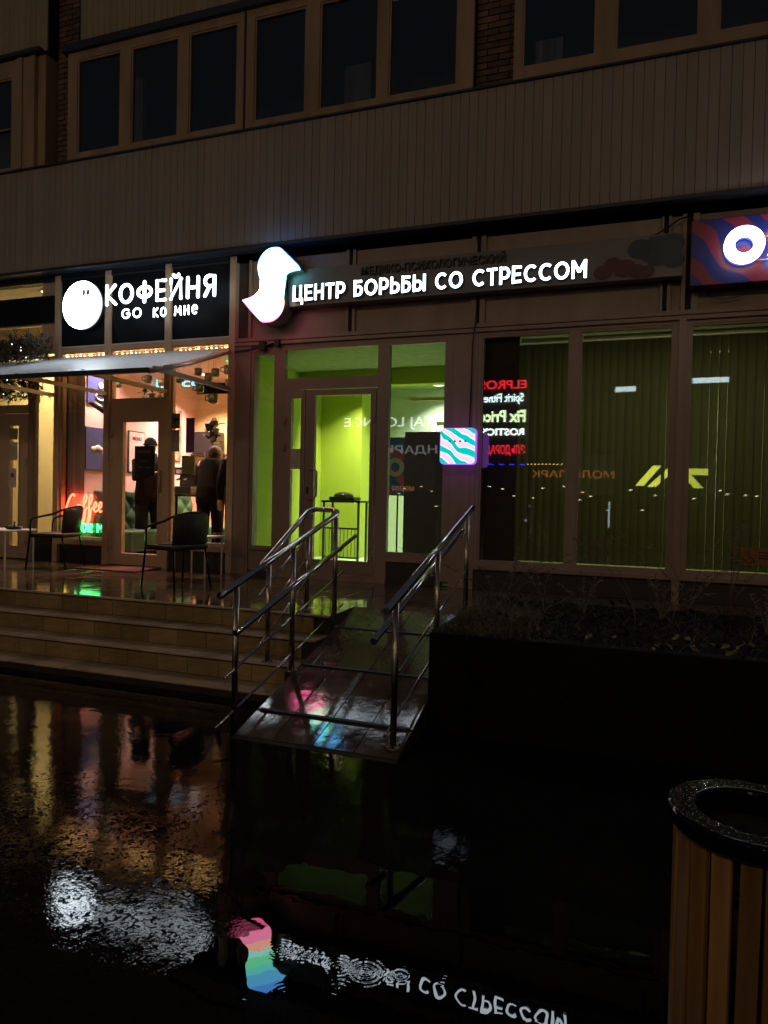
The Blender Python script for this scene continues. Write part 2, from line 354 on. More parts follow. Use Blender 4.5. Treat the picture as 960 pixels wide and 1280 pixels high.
# ------------------------------------------------------------------ ramp
def rz_(y): return RS*(y-RY0)
r = MB(); L_ = RYT
r.add([(RX0,RY0-.03,-.02),(RX1,RY0-.03,-.02),(RX1,L_,-.02),(RX0,L_,-.02),(RX0,RY0,-.008),(RX1,RY0,-.008),(RX1,L_,TZ-.01),(RX0,L_,TZ-.01)],
      [(3,2,1,0),(4,5,6,7),(0,1,5,4),(1,2,6,5),(2,3,7,6),(3,0,4,7)])
ramp = tag(r.build('ramp', grout), kind='structure')
rtile = MB().bbox(-.5,.5,-.5,.5,-.01,0,.0035).mesh('ramp_tile'); rtile.materials.append(rampm)
rows = [RY0+.02, -3.62, -3.30, -2.975, -2.64, -2.30, RYT-.01]; sl = math.atan(RS); n = 4; W_ = (RX1-RX0-.01)/n
for j in range(len(rows)-1):
    y0, y1 = rows[j], rows[j+1]
    if j in (1,3,5): y0 += .022
    if j in (0,2,4): y1 -= .0
    for i in range(n):
        x = RX0+.005+(i+.5)*W_; yc = (y0+y1)/2
        inst('tile', rtile, ramp, (x, yc, rz_(yc)+(.0 if j==0 else .003)), (sl+.017+random.gauss(0,.0025), random.gauss(0,.0025), 0), (W_-.005, (y1-y0)/math.cos(sl)-.005, 1))
for yb in (-3.61, -2.965, -2.29):
    b = MB().bbox(RX0+.03, RX1-.02, -.014, .014, 0, .012, .003); o = b.build('anti_slip_strip', flash, ramp, (0, yb, rz_(yb)+.004)); o.rotation_euler = (sl,0,0)

# ------------------------------------------------------------------ handrails
def rail(label, posts, tubes, brackets, loc):
    t = empty('handrail', label, 'handrail', loc, 0, 'steel handrails of the ramp'); L0 = Vector(loc)
    for (x,y,z0,z1) in posts:
        p = MB().tube([(x,y,z0),(x,y,z1)], .021, 12).build('post', steeld, t, tuple(-L0))
        fl = MB().tube([(x,y,z0-.002),(x,y,z0+.006)], .048, 16)
        for a in range(4): fl.ball((x+.034*math.cos(a*PI/2+.7), y+.034*math.sin(a*PI/2+.7), z0+.009), .008, 6)
        fl.build('post_foot', steeld, p)
    for name, pts, rad in tubes: MB().tube(pts, rad, 12 if rad>.015 else 8).build(name, steel, t, tuple(-L0))
    for (x,y,z,dx,dz) in brackets:
        MB().tube([(x,y,z),(x+dx*.9,y,z),(x+dx,y,z+dz*.4),(x+dx,y,z+dz)], .007, 6).build('bracket', steel, t, tuple(-L0))
    return t
XL = -2.42; slp = RS
def ln(x, y0, z0, y1, z1): return [(x,y0,z0),(x,y1,z1)]
pL = [(XL,-3.86,-.02,.955),(XL,-3.06,rz_(-3.06),1.165),(XL,-2.27,rz_(-2.27),1.37)]
XS = -2.74
rail('left stainless handrail of the ramp looping back down beside the steps', pL+[(XS,-2.86,.217,1.02),(XS,-2.16,TZ,1.21)],
 [('top_rail', [(XL,-4.05,.915),(XL,-3.3,1.115),(XL,-2.30,1.385),(XL-.02,-2.2,1.415),(XL-.08,-2.14,1.43),(XS+.06,-2.12,1.435),(XS,-2.17,1.41),(XS,-2.45,1.27),(XS,-2.98,.995),(XS,-3.05,.96)], .0235),
  ('lower_rail', ln(XL+.06,-3.96,.67,-1.98,1.2), .021),
  ('side_bar', ln(XL,-3.99,.385,-2.08,.89), .009), ('side_bar', ln(XL,-4.08,.09,-2.08,.60), .009)]+
 [('side_bar', ln(XS+.0,-3.02,z_,-2.08,z_+.48), .008) for z_ in (.36,.56,.76)], 
 [(XL,-3.86,.67,.06,.03),(XL,-3.06,.875,.06,.03),(XL,-2.27,1.085,.06,.03)], (XL,-3.86,0))
XR = -1.345
rail('right stainless handrail of the ramp beside the planter', [(XR,-3.80,rz_(-3.80),.935),(XR,-2.86,rz_(-2.86),1.18),(XR,-1.94,TZ,1.42)],
 [('top_rail', ln(XR,-3.98,.888,-1.73,1.48), .0235), ('lower_rail', ln(XR-.06,-4.02,.715,-1.86,1.28), .021),
  ('side_bar', ln(XR,-3.72,.475,-1.96,.93), .009), ('side_bar', ln(XR-.02,-3.90,.13,-1.98,.62), .009)],
 [(XR,-3.80,.735,-.06,.035),(XR,-2.86,.985,-.06,.035),(XR,-1.94,1.225,-.06,.035)], (XR,-3.80,0))

# ------------------------------------------------------------------ the building
bld = empty('apartment_building', 'long brown panelled apartment block with shops on its ground floor', 'building')
def part(name, m, *boxes, parent=None):
    b = MB()
    for q in boxes: b.box(*q)
    return b.build(name, m, parent or bld)
# rear bulk
part('wall', dark, (-12,4,5.2,9,-.02,14), (-12,4,1.6,1.7,4.7,14)) 
part('slab', mortar, (-12,4,-.02,5.2,4.55,4.7))
part('end_wall', dark, (-12.1,-12,-.02,9,-.02,14), (4,4.1,-.02,9,-.02,14))
# cladding boards (z 4.62-6.04) and upper band
bd = MB().bbox(-.0485,.0485,-.012,.012,4.625,6.02,.005).mesh('cladding_board'); bd.materials.append(clad)
part('cladding_backing', flash, (-12,4,-.185,-.02,4.63,6.0))
x = -8.98
while x < 1.75:
    inst('cladding_board', bd, bld, (x,-.20+random.uniform(-.0015,.0015),0), (0,0,random.gauss(0,.006))); x += .1
part('cladding_board', clad, (-12,-9.04,-.212,-.19,4.625,6.02), (1.81,4,-.212,-.19,4.625,6.02))
part('sill_flashing', flash, (-12,4,-.245,-.05,6.02,6.04)); part('soffit_flashing', flash, (-12,4,-.222,.03,4.585,4.622), (-12,4,-.03,.06,4.50,4.60))
bd2 = MB().bbox(-.0485,.0485,-.012,.012,7.62,9.6,.005).mesh('upper_board'); bd2.materials.append(clad2)
for xa, xb in ((-9,-7.82),(-7.22,2.2)):
    x = xa+.05
    while x < xb: inst('cladding_board', bd2, bld, (x,-.20,0), (0,0,random.gauss(0,.005))); x += .1
part('upper_backing', flash, (-7.25,4,-.185,0,7.63,9.6), (-12,-7.84,-.185,0,7.63,9.6)); part('upper_wall', clad2, (-12,4,-.1,0,9.6,14))
part('head_flashing', flash, (-7.5,4,-.26,-.02,7.50,7.60), (-12,-7.86,-.30,-.02,7.585,7.64))
# brick piers
bk = MB().bbox(-.12,.12,-.02,.02,-.031,.031,.004).mesh('brick'); bk.materials.append(brickm)
def pier(x0, x1, z0, z1, y):
    part('pier', mortar, (x0,x1,y+.012,y+.4,z0,z1)); row = 0; z = z0+.036
    while z < z1-.03:
        x = x0 + (.0 if row%2 else -.125)
        while x < x1-.03:
            a, b = max(x,x0)+.005, min(x+.25,x1)-.005
            if b-a > .04: inst('brick', bk, bld, ((a+b)/2, y+random.uniform(-.002,.002), z), (0,random.gauss(0,.004),0), ((b-a)/.24,1,1))
            x += .25
        z += .072; row += 1
pier(-1.80,-1.36,6.04,7.6,-.04); pier(-7.82,-7.44,6.04,9.2,.02); pier(-7.44,-7.23,7.6,9.2,.02)
part('drainpipe', dark, (-7.235,-7.20,-.05,.0,7.6,9.2))
part('side_wall', upframe, (-7.98,-7.84,-.19,.1,6.04,7.585))
# upper windows
def window(name, m, gx, z0, z1, X0, X1, Z0, Z1, y=-.2, g=GD, d=.07, fr=.0, lab=None, panes=None):
    """gx list of glass openings (x0,x1); frame fills the rest."""
    b = MB(); xs_ = sorted(gx); cur = X0
    b.box(X0, X1, y, y+d, Z0, z0); b.box(X0, X1, y, y+d, z1, Z1)
    for (a, c) in xs_+[(X1, X1)]:
        if a-cur > .001: b.box(cur, a, y, y+d, z0, z1)
        cur = c
    for (a, c) in xs_:                                # inner sash
        s = .022; b.box(a, a+s, y+.012, y+d-.01, z0, z1); b.box(c-s, c, y+.012, y+d-.01, z0, z1)
        b.box(a+s, c-s, y+.012, y+d-.01, z0, z0+s); b.box(a+s, c-s, y+.012, y+d-.01, z1-s, z1)
    w_ = b.build(name, m, bld)
    for (a, c) in xs_:
        MB().box(a+.02, c-.02, y+.034, y+.040, z0+.02, z1-.02).build('pane', g, w_)
    return w_
window('window', upframe, [(-7.28,-6.56),(-6.39,-5.65),(-5.49,-4.78)], 6.13, 7.39, -7.44, -4.68, 6.04, 7.5)
window('window', upframe, [(-4.54,-3.84),(-3.66,-2.92),(-2.79,-1.98)], 6.13, 7.39, -4.66, -1.80, 6.04, 7.5)
window('window', upframe, [(-1.27,-.51),(-.32,.47),(.64,1.4)], 6.18, 7.39, -1.36, 1.56, 6.04, 7.5)
wl = window('window', upframe, [(-9.3,-8.40)], 6.07, 7.34, -9.4, -8.06, 6.04, 7.57, y=-.24)
MB().box(-8.92,-8.90,-.235,-.21,6.09,7.32).box(-8.9,-8.42,-.235,-.21,6.62,6.64).build('glazing_bar', upframe, wl)
MB().box(-8.06,-7.985,-.25,-.16,6.04,7.57).box(-8.30,-8.20,-.262,-.243,6.04,7.57).build('corner_post', upframe, wl)
# drips / mullion joints
for x in (-4.67,): part('downpipe_joint', flash, (x-.012,x+.012,-.215,-.14,6.04,7.5))
# rooms behind the upper glazing: back walls with a few dim shapes
part('room_wall', mat('dim_room', (.05,.05,.055), .9), (-12,4,1.4,1.5,4.7,8))
cur = mat('dim_curtain', (.30,.29,.30), .9, var=.3, scale=3, stretch=(8,8,.2))
part('curtain', cur, (-3.55,-3.2,.3,.34,6.1,6.9), (-1.2,-.9,.3,.34,6.1,6.75), (.0,.4,.35,.4,6.1,6.5), (-6.9,-6.6,.3,.34,6.1,7.4))

# fascia strip z 3.5-4.55 behind the signs (X>-4.85)
def fpanel(x0,x1,z0=3.53,z1=4.50,m=fascia): MB().bbox(x0,x1,0.0,.03,z0,z1,.006).build('fascia_panel', m, bld)
for a,b in ((-4.62,-3.33),(-3.21,-1.80),(-1.64,.18),(.28,.38),(.54,1.5),(1.56,3)): fpanel(a,b)
part('fascia_backing', mortar, (-4.84,4,.032,.2,3.42,4.6))
for a,b in ((-4.66,-4.62),(-3.33,-3.295),(-3.245,-3.21),(-1.80,-1.74),(-1.70,-1.64),(.18,.205),(.25,.28),(.38,.42),(.48,.54),(1.5,1.56)): part('mullion', framebr, (a,b,-.035,.03,3.53,4.50))
part('fascia_rail', framebr, (-4.84,4,-.05,.03,3.43,3.47)); part('fascia_rail', framebr, (-4.84,4,-.035,.03,3.485,3.53))
part('fascia_rail', framebr, (-4.84,4,-.03,.03,4.50,4.585))
# coffee column posts
for x in (-7.73,-6.855,-5.87,-4.885):
    o = MB().bbox(x-.045,x+.045,-.05,.10,TZ,4.57,.006).build('column', framecof, bld)
part('pier_column', framebr, (-4.838,-4.62,-.03,.2,TZ,3.43))
# sign spandrels behind the coffee sign + transom beams
part('beam', framecof, (-7.685,-4.93,-.02,.08,3.50,3.57)); part('beam', framecof, (-7.685,-4.93,-.02,.08,4.53,4.585))
part('panel_backing', dark, (-7.685,-4.93,.03,.10,3.57,4.53))
# kick panels & sills in coffee bays
for a,b in ((-7.685,-6.90),(-5.825,-4.93)):
    part('kick_panel', plinth, (a,b,-.0,.08,TZ,.80)); part('sill', framecof, (a,b,-.045,.09,.80,.88))
def shopwin(name, m, x0,x1,z0,z1,fr=.04,y=-.01,g=G,parent=None,split=()):
    b = MB(); d=.06
    b.box(x0,x0+fr,y,y+d,z0,z1); b.box(x1-fr,x1,y,y+d,z0,z1); b.box(x0+fr,x1-fr,y,y+d,z0,z0+fr); b.box(x0+fr,x1-fr,y,y+d,z1-fr,z1)
    for s in split: b.box(x0+fr,x1-fr,y,y+d,s-.02,s+.02)
    w_ = b.build(name, m, parent or bld)
    zs = [z0+fr]+[v for s in split for v in (s-.02,s+.02)]+[z1-fr]
    for i in range(0,len(zs),2): MB().box(x0+fr-.004,x1-fr+.004,y+.026,y+.032,zs[i]-.004,zs[i+1]+.004).build('pane', g, w_)
    return w_
shopwin('window', framecof, -7.685,-6.90,.88,3.50,.03)
shopwin('window', framecof, -5.825,-4.93,.88,3.50,.03)
shopwin('window', framecof, -6.81,-5.915,2.80,3.50,.025)
part('door_head', framecof, (-6.81,-5.915,-.015,.075,2.70,2.80))
def door(label, x0, x1, z0, z1, gx0, gx1, gz0, gz1, m, hinge, handle_x, y=-.02):
    b = MB(); d = .065
    b.box(x0,gx0,y,y+d,z0,z1); b.box(gx1,x1,y,y+d,z0,z1); b.box(gx0,gx1,y,y+d,z0,gz0); b.box(gx0,gx1,y,y+d,gz1,z1)
    s=.018
    b.box(gx0,gx0+s,y-.008,y+d-.01,gz0,gz1); b.box(gx1-s,gx1,y-.008,y+d-.01,gz0,gz1); b.box(gx0+s,gx1-s,y-.008,y+d-.01,gz0,gz0+s); b.box(gx0+s,gx1-s,y-.008,y+d-.01,gz1-s,gz1)
    dd_ = b.build('door', m, bld); dd_['label'] = label
    MB().box(gx0+.01,gx1-.01,y+.028,y+.034,gz0+.01,gz1-.01).build('pane', G, dd_)
    hm = MB().tube([(hinge,y-.012,0),(hinge,y-.012,.11)], .011, 8).box(hinge-.03,hinge+.03,y-.012,y,.02,.045).box(hinge-.03,hinge+.03,y-.012,y,.065,.09).mesh('hinge'); hm.materials.append(m)
    for z in (z0+.2, z1-.75, z1-.42): inst('hinge', hm, dd_, (0,0,z))
    if handle_x is not None:
        hx, hz0, hz1, sgn = handle_x
        MB().tube([(hx,y,hz0),(hx,y-.05,hz0),(hx+sgn*.08,y-.06,hz0),(hx+sgn*.115,y-.06,hz0+.035),(hx+sgn*.115,y-.06,hz1-.035),(hx+sgn*.08,y-.06,hz1),(hx,y-.05,hz1),(hx,y,hz1)], .013, 8).build('handle', alum, dd_)
        MB().box(hx-.05,hx-.02,y-.006,y,(hz0+hz1)/2-.12,(hz0+hz1)/2-.04).build('lock', dark, dd_)
    return dd_
cd = door('coffee shop glass door with a dark opening-hours board', -6.80,-5.92,TZ+.02,2.70,-6.60,-5.99,.70,2.52, framecof, -6.775, None)
MB().tube([(-5.955,-.05,1.55),(-5.955,-.05,1.85)], .012, 8).build('handle', alum, cd)
part('door_mat', mat('red_mat', (.12,.02,.015), .9), (-6.85,-5.9,-.6,-.06,TZ+.003,TZ+.014))

# clinic entrance
e = MB(); y,d = -.01,.07
def fb(x0,x1,z0,z1): e.box(x0,x1,y,y+d,z0,z1)
fb(-4.62,-4.57,.60,3.43); fb(-4.57,-4.29,.60,.91); fb(-4.57,-4.29,3.31,3.43); fb(-4.29,-4.14,.60,3.43)
fb(-4.14,-2.91,3.355,3.43); fb(-4.14,-2.91,2.86,3.0); fb(-2.91,-2.76,.60,3.43); fb(-2.76,-2.09,3.345,3.43); fb(-2.76,-2.09,.80,.91); fb(-2.09,-1.99,.60,3.43)
e.build('entrance_frame', framebr, bld)
part('plinth_panel', plinth, (-4.62,-4.15,0.0,.07,TZ,.60)); part('plinth_panel', plinth, (-2.76,-2.09,.0,.07,TZ,.80)); part('sill', framebr, (-4.60,-4.30,-.05,-.012,.86,.89)); part('sill', framebr, (-2.76,-2.09,-.05,-.012,.80,.83))
sl_ = MB().box(-4.57,-4.29,.02,.026,.91,3.31).build('sidelight', G, bld); tr_ = MB().box(-4.14,-2.91,.02,.026,3.0,3.355).build('transom_pane', G, bld); sr_ = MB().box(-2.76,-2.09,.02,.026,.91,3.345).build('sidelight', G, bld)
door('narrow inactive leaf of the clinic door', -4.13,-3.845,.60,2.85,-4.05,-3.88,.86,2.77, framebr, -4.115, None, y=-.025)
door('wide leaf of the clinic door with a bow handle', -3.835,-2.92,.60,2.85,-3.73,-2.965,.76,2.795, framebr, -2.935, (-3.76,1.52,1.88,1), y=-.025)
part('notice', paper, (-4.045,-3.885,-.03,-.026,1.88,2.13))
part('threshold', framebr, (-4.3,-2.75,-.06,.05,TZ,.605))
part('wall_panel', framebr, (-1.99,-1.77,-.005,.05,TZ,3.43)); part('wall_panel', framebr, (-1.765,-1.71,-.02,.05,TZ,3.43))
part('joint', dark, (-1.77,-1.765,-.0,.05,TZ,3.43))
# right-hand shop windows
b = MB(); y,d=-.01,.07
for x0,x1,z0,z1 in ((-1.71,-1.665,.78,3.43),(-.70,-.60,.85,3.39),(.33,.38,.78,3.43),(.44,.49,.78,3.43),(-1.665,.33,.78,.85),(-1.665,.33,3.39,3.43),(.49,3.4,.78,.85),(.49,3.4,3.39,3.43),(1.55,1.65,.85,3.39)): b.box(x0,x1,y,y+d,z0,z1)
rw = b.build('window', framebr, bld)
part('column', framebr, (.375,.445,-.05,.08,TZ,3.43))
for x0,x1 in ((-1.665,-.70),(-.60,.33),(.49,1.55),(1.65,3.4)):
    s = MB(); s.box(x0,x0+.02,0.0,.05,.85,3.39); s.box(x1-.02,x1,0.0,.05,.85,3.39); s.box(x0+.02,x1-.02,0.0,.05,.85,.87); s.box(x0+.02,x1-.02,0.0,.05,3.37,3.39); s.build('sash', framebr, rw)
    MB().box(x0+.015,x1-.015,.02,.026,.865,3.375).build('pane', G, rw)
    o = MB().box(-(x1-x0)/2+.02,(x1-x0)/2-.02,0,.005,.87,3.37).build('inner_pane', G, rw, ((x0+x1)/2,.042,0)); o.rotation_euler = (random.gauss(0,.0004),0,.0008)
part('sill', framebr, (-1.71,3.4,-.07,-.012,.77,.81)); part('kick_panel', plinth, (-1.71,3.4,.0,.08,TZ,.77))
# left neighbouring shop
yelg = glassmat('shop_glass', (.95,.93,.85), .06)
shopwin('window', framecof, -9.6,-8.02,4.30,4.63,.02); shopwin('window', framecof, -9.6,-8.02,3.50,3.92,.02); shopwin('window', framecof, -9.6,-8.27,2.76,3.46,.02)
part('sign_band', signblk, (-9.6,-7.78,-.05,.05,3.925,4.30))
part('wall_panel', framecof, (-8.02,-7.78,0,.06,3.5,3.92)); part('wall_panel', framecof, (-8.02,-7.78,0,.06,4.305,4.63)); part('door_head', framecof, (-9.6,-8.26,-.01,.07,2.66,2.76)); part('post', framebr, (-8.26,-8.17,-.02,.07,TZ,3.46))
shopwin('window', framebr, -8.17,-7.78,.88,3.46,.03); part('kick_panel', plinth, (-8.17,-7.78,0,.07,TZ,.88))
nd = door('neighbouring shop door with notices stuck inside', -9.0,-8.27,TZ+.02,2.65,-8.62,-8.42,.72,2.50, framecof, -8.30, None)
for (a,b_,c_,d_,m_) in ((-8.60,-8.45,2.28,2.44,olive),(-8.60,-8.45,1.98,2.24,paper),(-8.61,-8.47,1.58,1.86,whitem)): MB().box(a,b_,-.032,-.029,c_,d_).build('notice', m_, nd)
MB().tube([(-8.54,-.034,1.76),(-8.54,-.038,1.76)], .035, 14).build('sticker', mat('red_print', (.5,.05,.03), .6), nd)
shopwin('window', framecof, -9.6,-9.0,.7,2.66,.1)

# ------------------------------------------------------------------ interiors (walls as parts of the building)
# coffee shop x -7.35..-4.9, y .1..2.75, floor .58, ceiling 3.42
part('shop_wall', pinkwall, (-7.42,-7.35,.10,2.75,TZ,3.50)); part('shop_wall', pinkwall, (-7.70,-7.42,.15,.22,.88,3.50))
part('shop_back_wall', yelwall, (-7.35,-4.86,2.75,2.85,TZ,3.30)); part('shop_wall', yelwall, (-4.86,-4.80,.20,2.75,TZ,3.50))
part('shop_ceiling', pinkwall, (-7.7,-4.80,.10,2.85,3.50,3.56)); part('shop_floor', floorin, (-7.7,-4.80,.08,2.85,TZ-.0,.60))
part('wall_base', brickm, (-7.7,-7.42,.12,.119+.09,.6,.88))
# curtain-like panel strip seen in first bay
cp = mat('cream_wall_panel', (.55,.40,.31), .7, var=.1, scale=4, stretch=(8,8,.1))
for i in range(4): part('wall_panel', cp, (-7.685+i*.085,-7.608+i*.085,.130,.145,.88,3.46))
# left shop
part('shop_back_wall', yelwall, (-12,-7.86,1.4,1.5,TZ,4.50)); part('shop_wall', mat('olive_wall',(.2,.17,.09),.8), (-7.86,-7.8,.1,1.4,.6,4.50)); part('shop_floor', floorin, (-12,-7.8,.08,1.4,TZ-.0,.6)); part('shop_ceiling', whitem, (-12,-7.8,.1,1.5,4.505,4.548))
# clinic vestibule
part('clinic_wall', greenw, (-4.78,-4.70,.10,2.3,TZ,3.42)); part('clinic_wall', greenw, (-4.70,-4.02,2.3,2.38,.6,3.42)); part('clinic_wall', greytile, (-4.02,-1.70,3.4,3.5,.6,3.42))
part('clinic_wall', greenw, (-4.10,-4.02,2.38,3.4,.6,3.42)); part('clinic_wall', greytile, (-1.70,-1.66,.10,3.4,.6,3.42))
part('clinic_ceiling', mat('green_tinted_ceiling', (.32,.38,.18), .8), (-4.7,-1.66,.09,3.5,3.37,3.42)); part('clinic_floor', greytile, (-4.7,-1.66,.07,3.5,TZ-.0,.6))
part('ceiling_beam', greenw, (-4.7,-1.72,1.5,1.7,3.14,3.37))
part('door_frame', whitem, (-3.2,-3.12,3.36,3.4,.6,2.9),(-2.3,-2.22,3.36,3.4,.6,2.9),(-3.12,-2.3,3.36,3.4,2.82,2.9))
part('glazing_bar', mat('pale_lime_frame',(.6,.62,.25),.5), (-2.32,-2.22,1.2,1.24,2.4,3.1),(-2.9,-2.0,1.2,1.24,2.86,2.9))
# blinds room
dimroom = mat('dim_olive_room', (.22,.24,.12), .9)
part('office_wall', dimroom, (-1.62,3.4,2.6,2.7,TZ,3.45)); part('office_floor', floorin, (-1.62,3.4,.08,2.7,TZ-.0,.6)); part('office_ceiling', dimroom, (-1.62,3.4,.08,2.7,3.44,3.48)); part('office_wall', mat('brown_partition', (.10,.07,.06), .8), (-1.66,-1.27,.13,.16,.6,3.44))

# ------------------------------------------------------------------ vertical blinds
slat = MB().add([(x_, .012*math.cos(x_/.045*PI/2)-.012, z) for z in (.875,3.30) for x_ in (-.044,-.022,0,.022,.044)], [(i,i+1,i+6,i+5) for i in range(4)], True)
slat.add([(x_, .012*math.cos(x_/.045*PI/2)-.0105, z) for z in (.875,3.30) for x_ in (-.044,-.022,0,.022,.044)], [(i+5,i+6,i+1,i) for i in range(4)], True)
slm = slat.mesh('slat')
bmt = blind; N, L = nodes(bmt)
trn = N.new('ShaderNodeBsdfTranslucent'); trn.inputs[0].default_value = (.25,.24,.14,1); mi = N.new('ShaderNodeMixShader'); mi.inputs[0].default_value = .45
L.new(N['Principled BSDF'].outputs[0], mi.inputs[1]); L.new(trn.outputs[0], mi.inputs[2]); L.new(mi.outputs[0], N['Material Output'].inputs[0])
slm.materials.append(blind)
for x0,x1,lab in ((-1.25,-.71,'olive vertical blind in the narrow part-covered window right of the clinic entrance'),(-.58,.32,'olive vertical blind in the middle window of the right-hand shop'),(.50,1.54,'olive vertical blind in the window under the O sign')):
    t = empty('vertical_blind', lab, 'blind', ((x0+x1)/2,.16,.86), 0, 'vertical blinds in the right-hand windows')
    MB().bbox(x0-(x0+x1)/2, x1-(x0+x1)/2, -.025,.025, 2.455,2.50,.004).build('head_rail', alum, t)
    x = x0-.02
    while x < x1+.03:
        o = inst('slat', slm, t, (x-(x0+x1)/2, random.uniform(-.006,.006), -.86), (0,0,random.gauss(.24,.05))); x += .084

# ------------------------------------------------------------------ lamps inside
def arealight(name, loc, size, power, col, parent=None, sy=None, rot=(0,0,0)):
    l = bpy.data.lights.new(name, 'AREA'); l.energy = power; l.color = col; l.size = size
    if sy: l.shape = 'RECTANGLE'; l.size_y = sy
    o = bpy.data.objects.new(name, l); COL.objects.link(o); o.location = loc; o.rotation_euler = rot
    if parent: o.parent = parent
    return o
def ceil_lamp(label, x, y, z, power, col, r=.11, group='lamps in the shop ceilings', es=6):
    t = empty('ceiling_lamp', label, 'lamp', (x,y,z), 0, group)
    MB().lathe((0,0,0), [(0,-.004),(r,-.004),(r+.02,-.012),(r+.02,.0)], 20).build('housing', whitem, t)
    MB().lathe((0,0,-.013), [(0,0),(r*.8,0),(r*.85,.006)], 20).build('diffuser', emis('lamp_glow', col, es), t)
    b_ = arealight('bulb', (0,0,-.03), r*1.6, power, col, t); b_.data.spread = math.radians(115)
ceil_lamp('recessed lamp in the pink ceiling over the green sofa', -6.7,1.95,3.50, 115,(1,.62,.55))
ceil_lamp('recessed lamp in the pink ceiling over the bar table', -5.2,2.2,3.50, 100,(1,.78,.42))
ceil_lamp('recessed lamp in the coffee shop ceiling by the glass', -5.95,2.25,3.50, 60,(1,.68,.5))
ceil_lamp('added lamp in the coffee shop ceiling brightening the red neon window bay', -7.1,.33,3.50, 40,(1,.68,.6))  # lamp added to lift the dim front left bay
ceil_lamp('round lamp high in the yellow-lit shop at the far left', -9.2,.8,4.5, 80,(1,.86,.55))
ceil_lamp('lamp over the doorway of the yellow-lit shop', -8.3,.35,4.5, 22,(1,.86,.55))
ceil_lamp('recessed lamp behind the transom over the clinic door', -3.75,1.75,3.37, 48,(.97,1,.82), r=.05, es=1.5)
ceil_lamp('recessed lamp behind the clinic side light', -2.3,1.9,3.37, 20,(.95,1,.8), r=.05, es=1.5)
ceil_lamp('lamp deep inside the clinic hall', -3.0,3.0,3.37, 26,(.97,1,.88), r=.1)
for k,(x,lab) in enumerate(((-.3,'strip lamp behind the middle vertical blind'),(1.0,'strip lamp behind the blind below the O sign'))):
    t = empty('strip_lamp', lab, 'lamp', (x,1.4,3.43), 0, 'strip lamps behind the blinds'); MB().bbox(-.4,.4,-.05,.05,-.05,0,.005).build('housing', whitem, t)
    MB().box(-.38,.38,-.03,.03,-.062,-.052).build('tube', emis('strip_glow', (.8,1,.6), 1.5), t); arealight('bulb', (0,0,-.08), .7, 80, (1,1,.68), t, .06)

# ------------------------------------------------------------------ stroke lettering
def arc(cx,cy,rx,ry,a0,a1,n=14): return [(cx+rx*math.cos(math.radians(a0+(a1-a0)*i/n)), cy+ry*math.sin(math.radians(a0+(a1-a0)*i/n))) for i in range(n+1)]
def bowl(x0,xm,yt,yb): r=(yt-yb)/2; return [(x0,yt),(xm,yt)]+arc(xm,(yt+yb)/2,r*.95,r,80,-80,8)+[(xm,yb),(x0,yb)]
BOLD = {'Ц':(.86,[[(.1,1),(.1,0)],[(.1,.1),(.86,.1)],[(.66,1),(.66,0)],[(.78,.1),(.78,-.2)]]),
 'Е':(.68,[[(.1,1),(.1,0)],[(.1,.905),(.66,.905)],[(.1,.5),(.6,.5)],[(.1,.095),(.67,.095)]]),
 'Н':(.80,[[(.1,1),(.1,0)],[(.70,1),(.70,0)],[(.1,.5),(.7,.5)]]), 'Т':(.74,[[(0,.905),(.74,.905)],[(.37,.95),(.37,0)]]),
 'Р':(.74,[[(.1,1),(.1,0)],bowl(.1,.40,.905,.36)]), 'Б':(.74,[[(.1,1),(.1,0)],[(.1,.905),(.66,.905)],bowl(.1,.40,.60,.095)]),
 'О':(1.02,[arc(.51,.5,.41,.41,0,360,28)]), 'Ь':(.72,[[(.1,1),(.1,0)],bowl(.1,.40,.60,.095)]),
 'Ы':(.98,[[(.1,1),(.1,0)],bowl(.1,.40,.60,.095),[(.88,1),(.88,0)]]), 'С':(.88,[arc(.50,.5,.40,.405,48,312,22)]),
 'М':(1.0,[[(.1,0),(.1,1)],[(.11,.95),(.5,.34)],[(.5,.34),(.89,.95)],[(.9,0),(.9,1)]]), ' ':(.42,[])}
ROUND = {'К':(.66,[[(.1,0),(.1,1)],[(.6,1),(.12,.5),(.64,0)]]),'О':(.92,[arc(.46,.5,.36,.46,0,360,24)]),
 'Ф':(.95,[[(.475,-.02),(.475,1.02)],arc(.475,.5,.39,.27,0,360,24)]),'Е':(.64,[[(.58,1),(.1,1),(.1,0),(.58,0)],[(.1,.5),(.5,.5)]]),
 'Й':(.80,[[(.1,1),(.1,0),(.68,1),(.68,0)],arc(.39,1.22,.14,.1,180,360,8)]),'Н':(.80,[[(.1,1),(.1,0)],[(.68,1),(.68,0)],[(.1,.5),(.68,.5)]]),
 'Я':(.74,[[(.62,0),(.62,1),(.34,1)]+arc(.34,.74,.24,.26,90,270,8)+[(.62,.48)],[(.36,.48),(.1,0)]]),
 'G':(.92,[arc(.46,.5,.36,.46,45,340,20)+[(.82,.48),(.55,.48)]]),
 'к':(.6,[[(.1,0),(.1,.72)],[(.52,.72),(.12,.37),(.54,0)]]),'о':(.74,[arc(.37,.36,.27,.36,0,360,18)]),
 'м':(.86,[[(.08,0),(.16,.72),(.42,.25),(.68,.72),(.76,0)]]),'н':(.66,[[(.1,0),(.1,.72)],[(.54,0),(.54,.72)],[(.1,.37),(.54,.37)]]),
 'е':(.70,[[(.08,.38),(.60,.40)]+arc(.35,.37,.26,.35,5,310,16)]),' ':(.45,[])}
ROUND['O'] = ROUND['О']
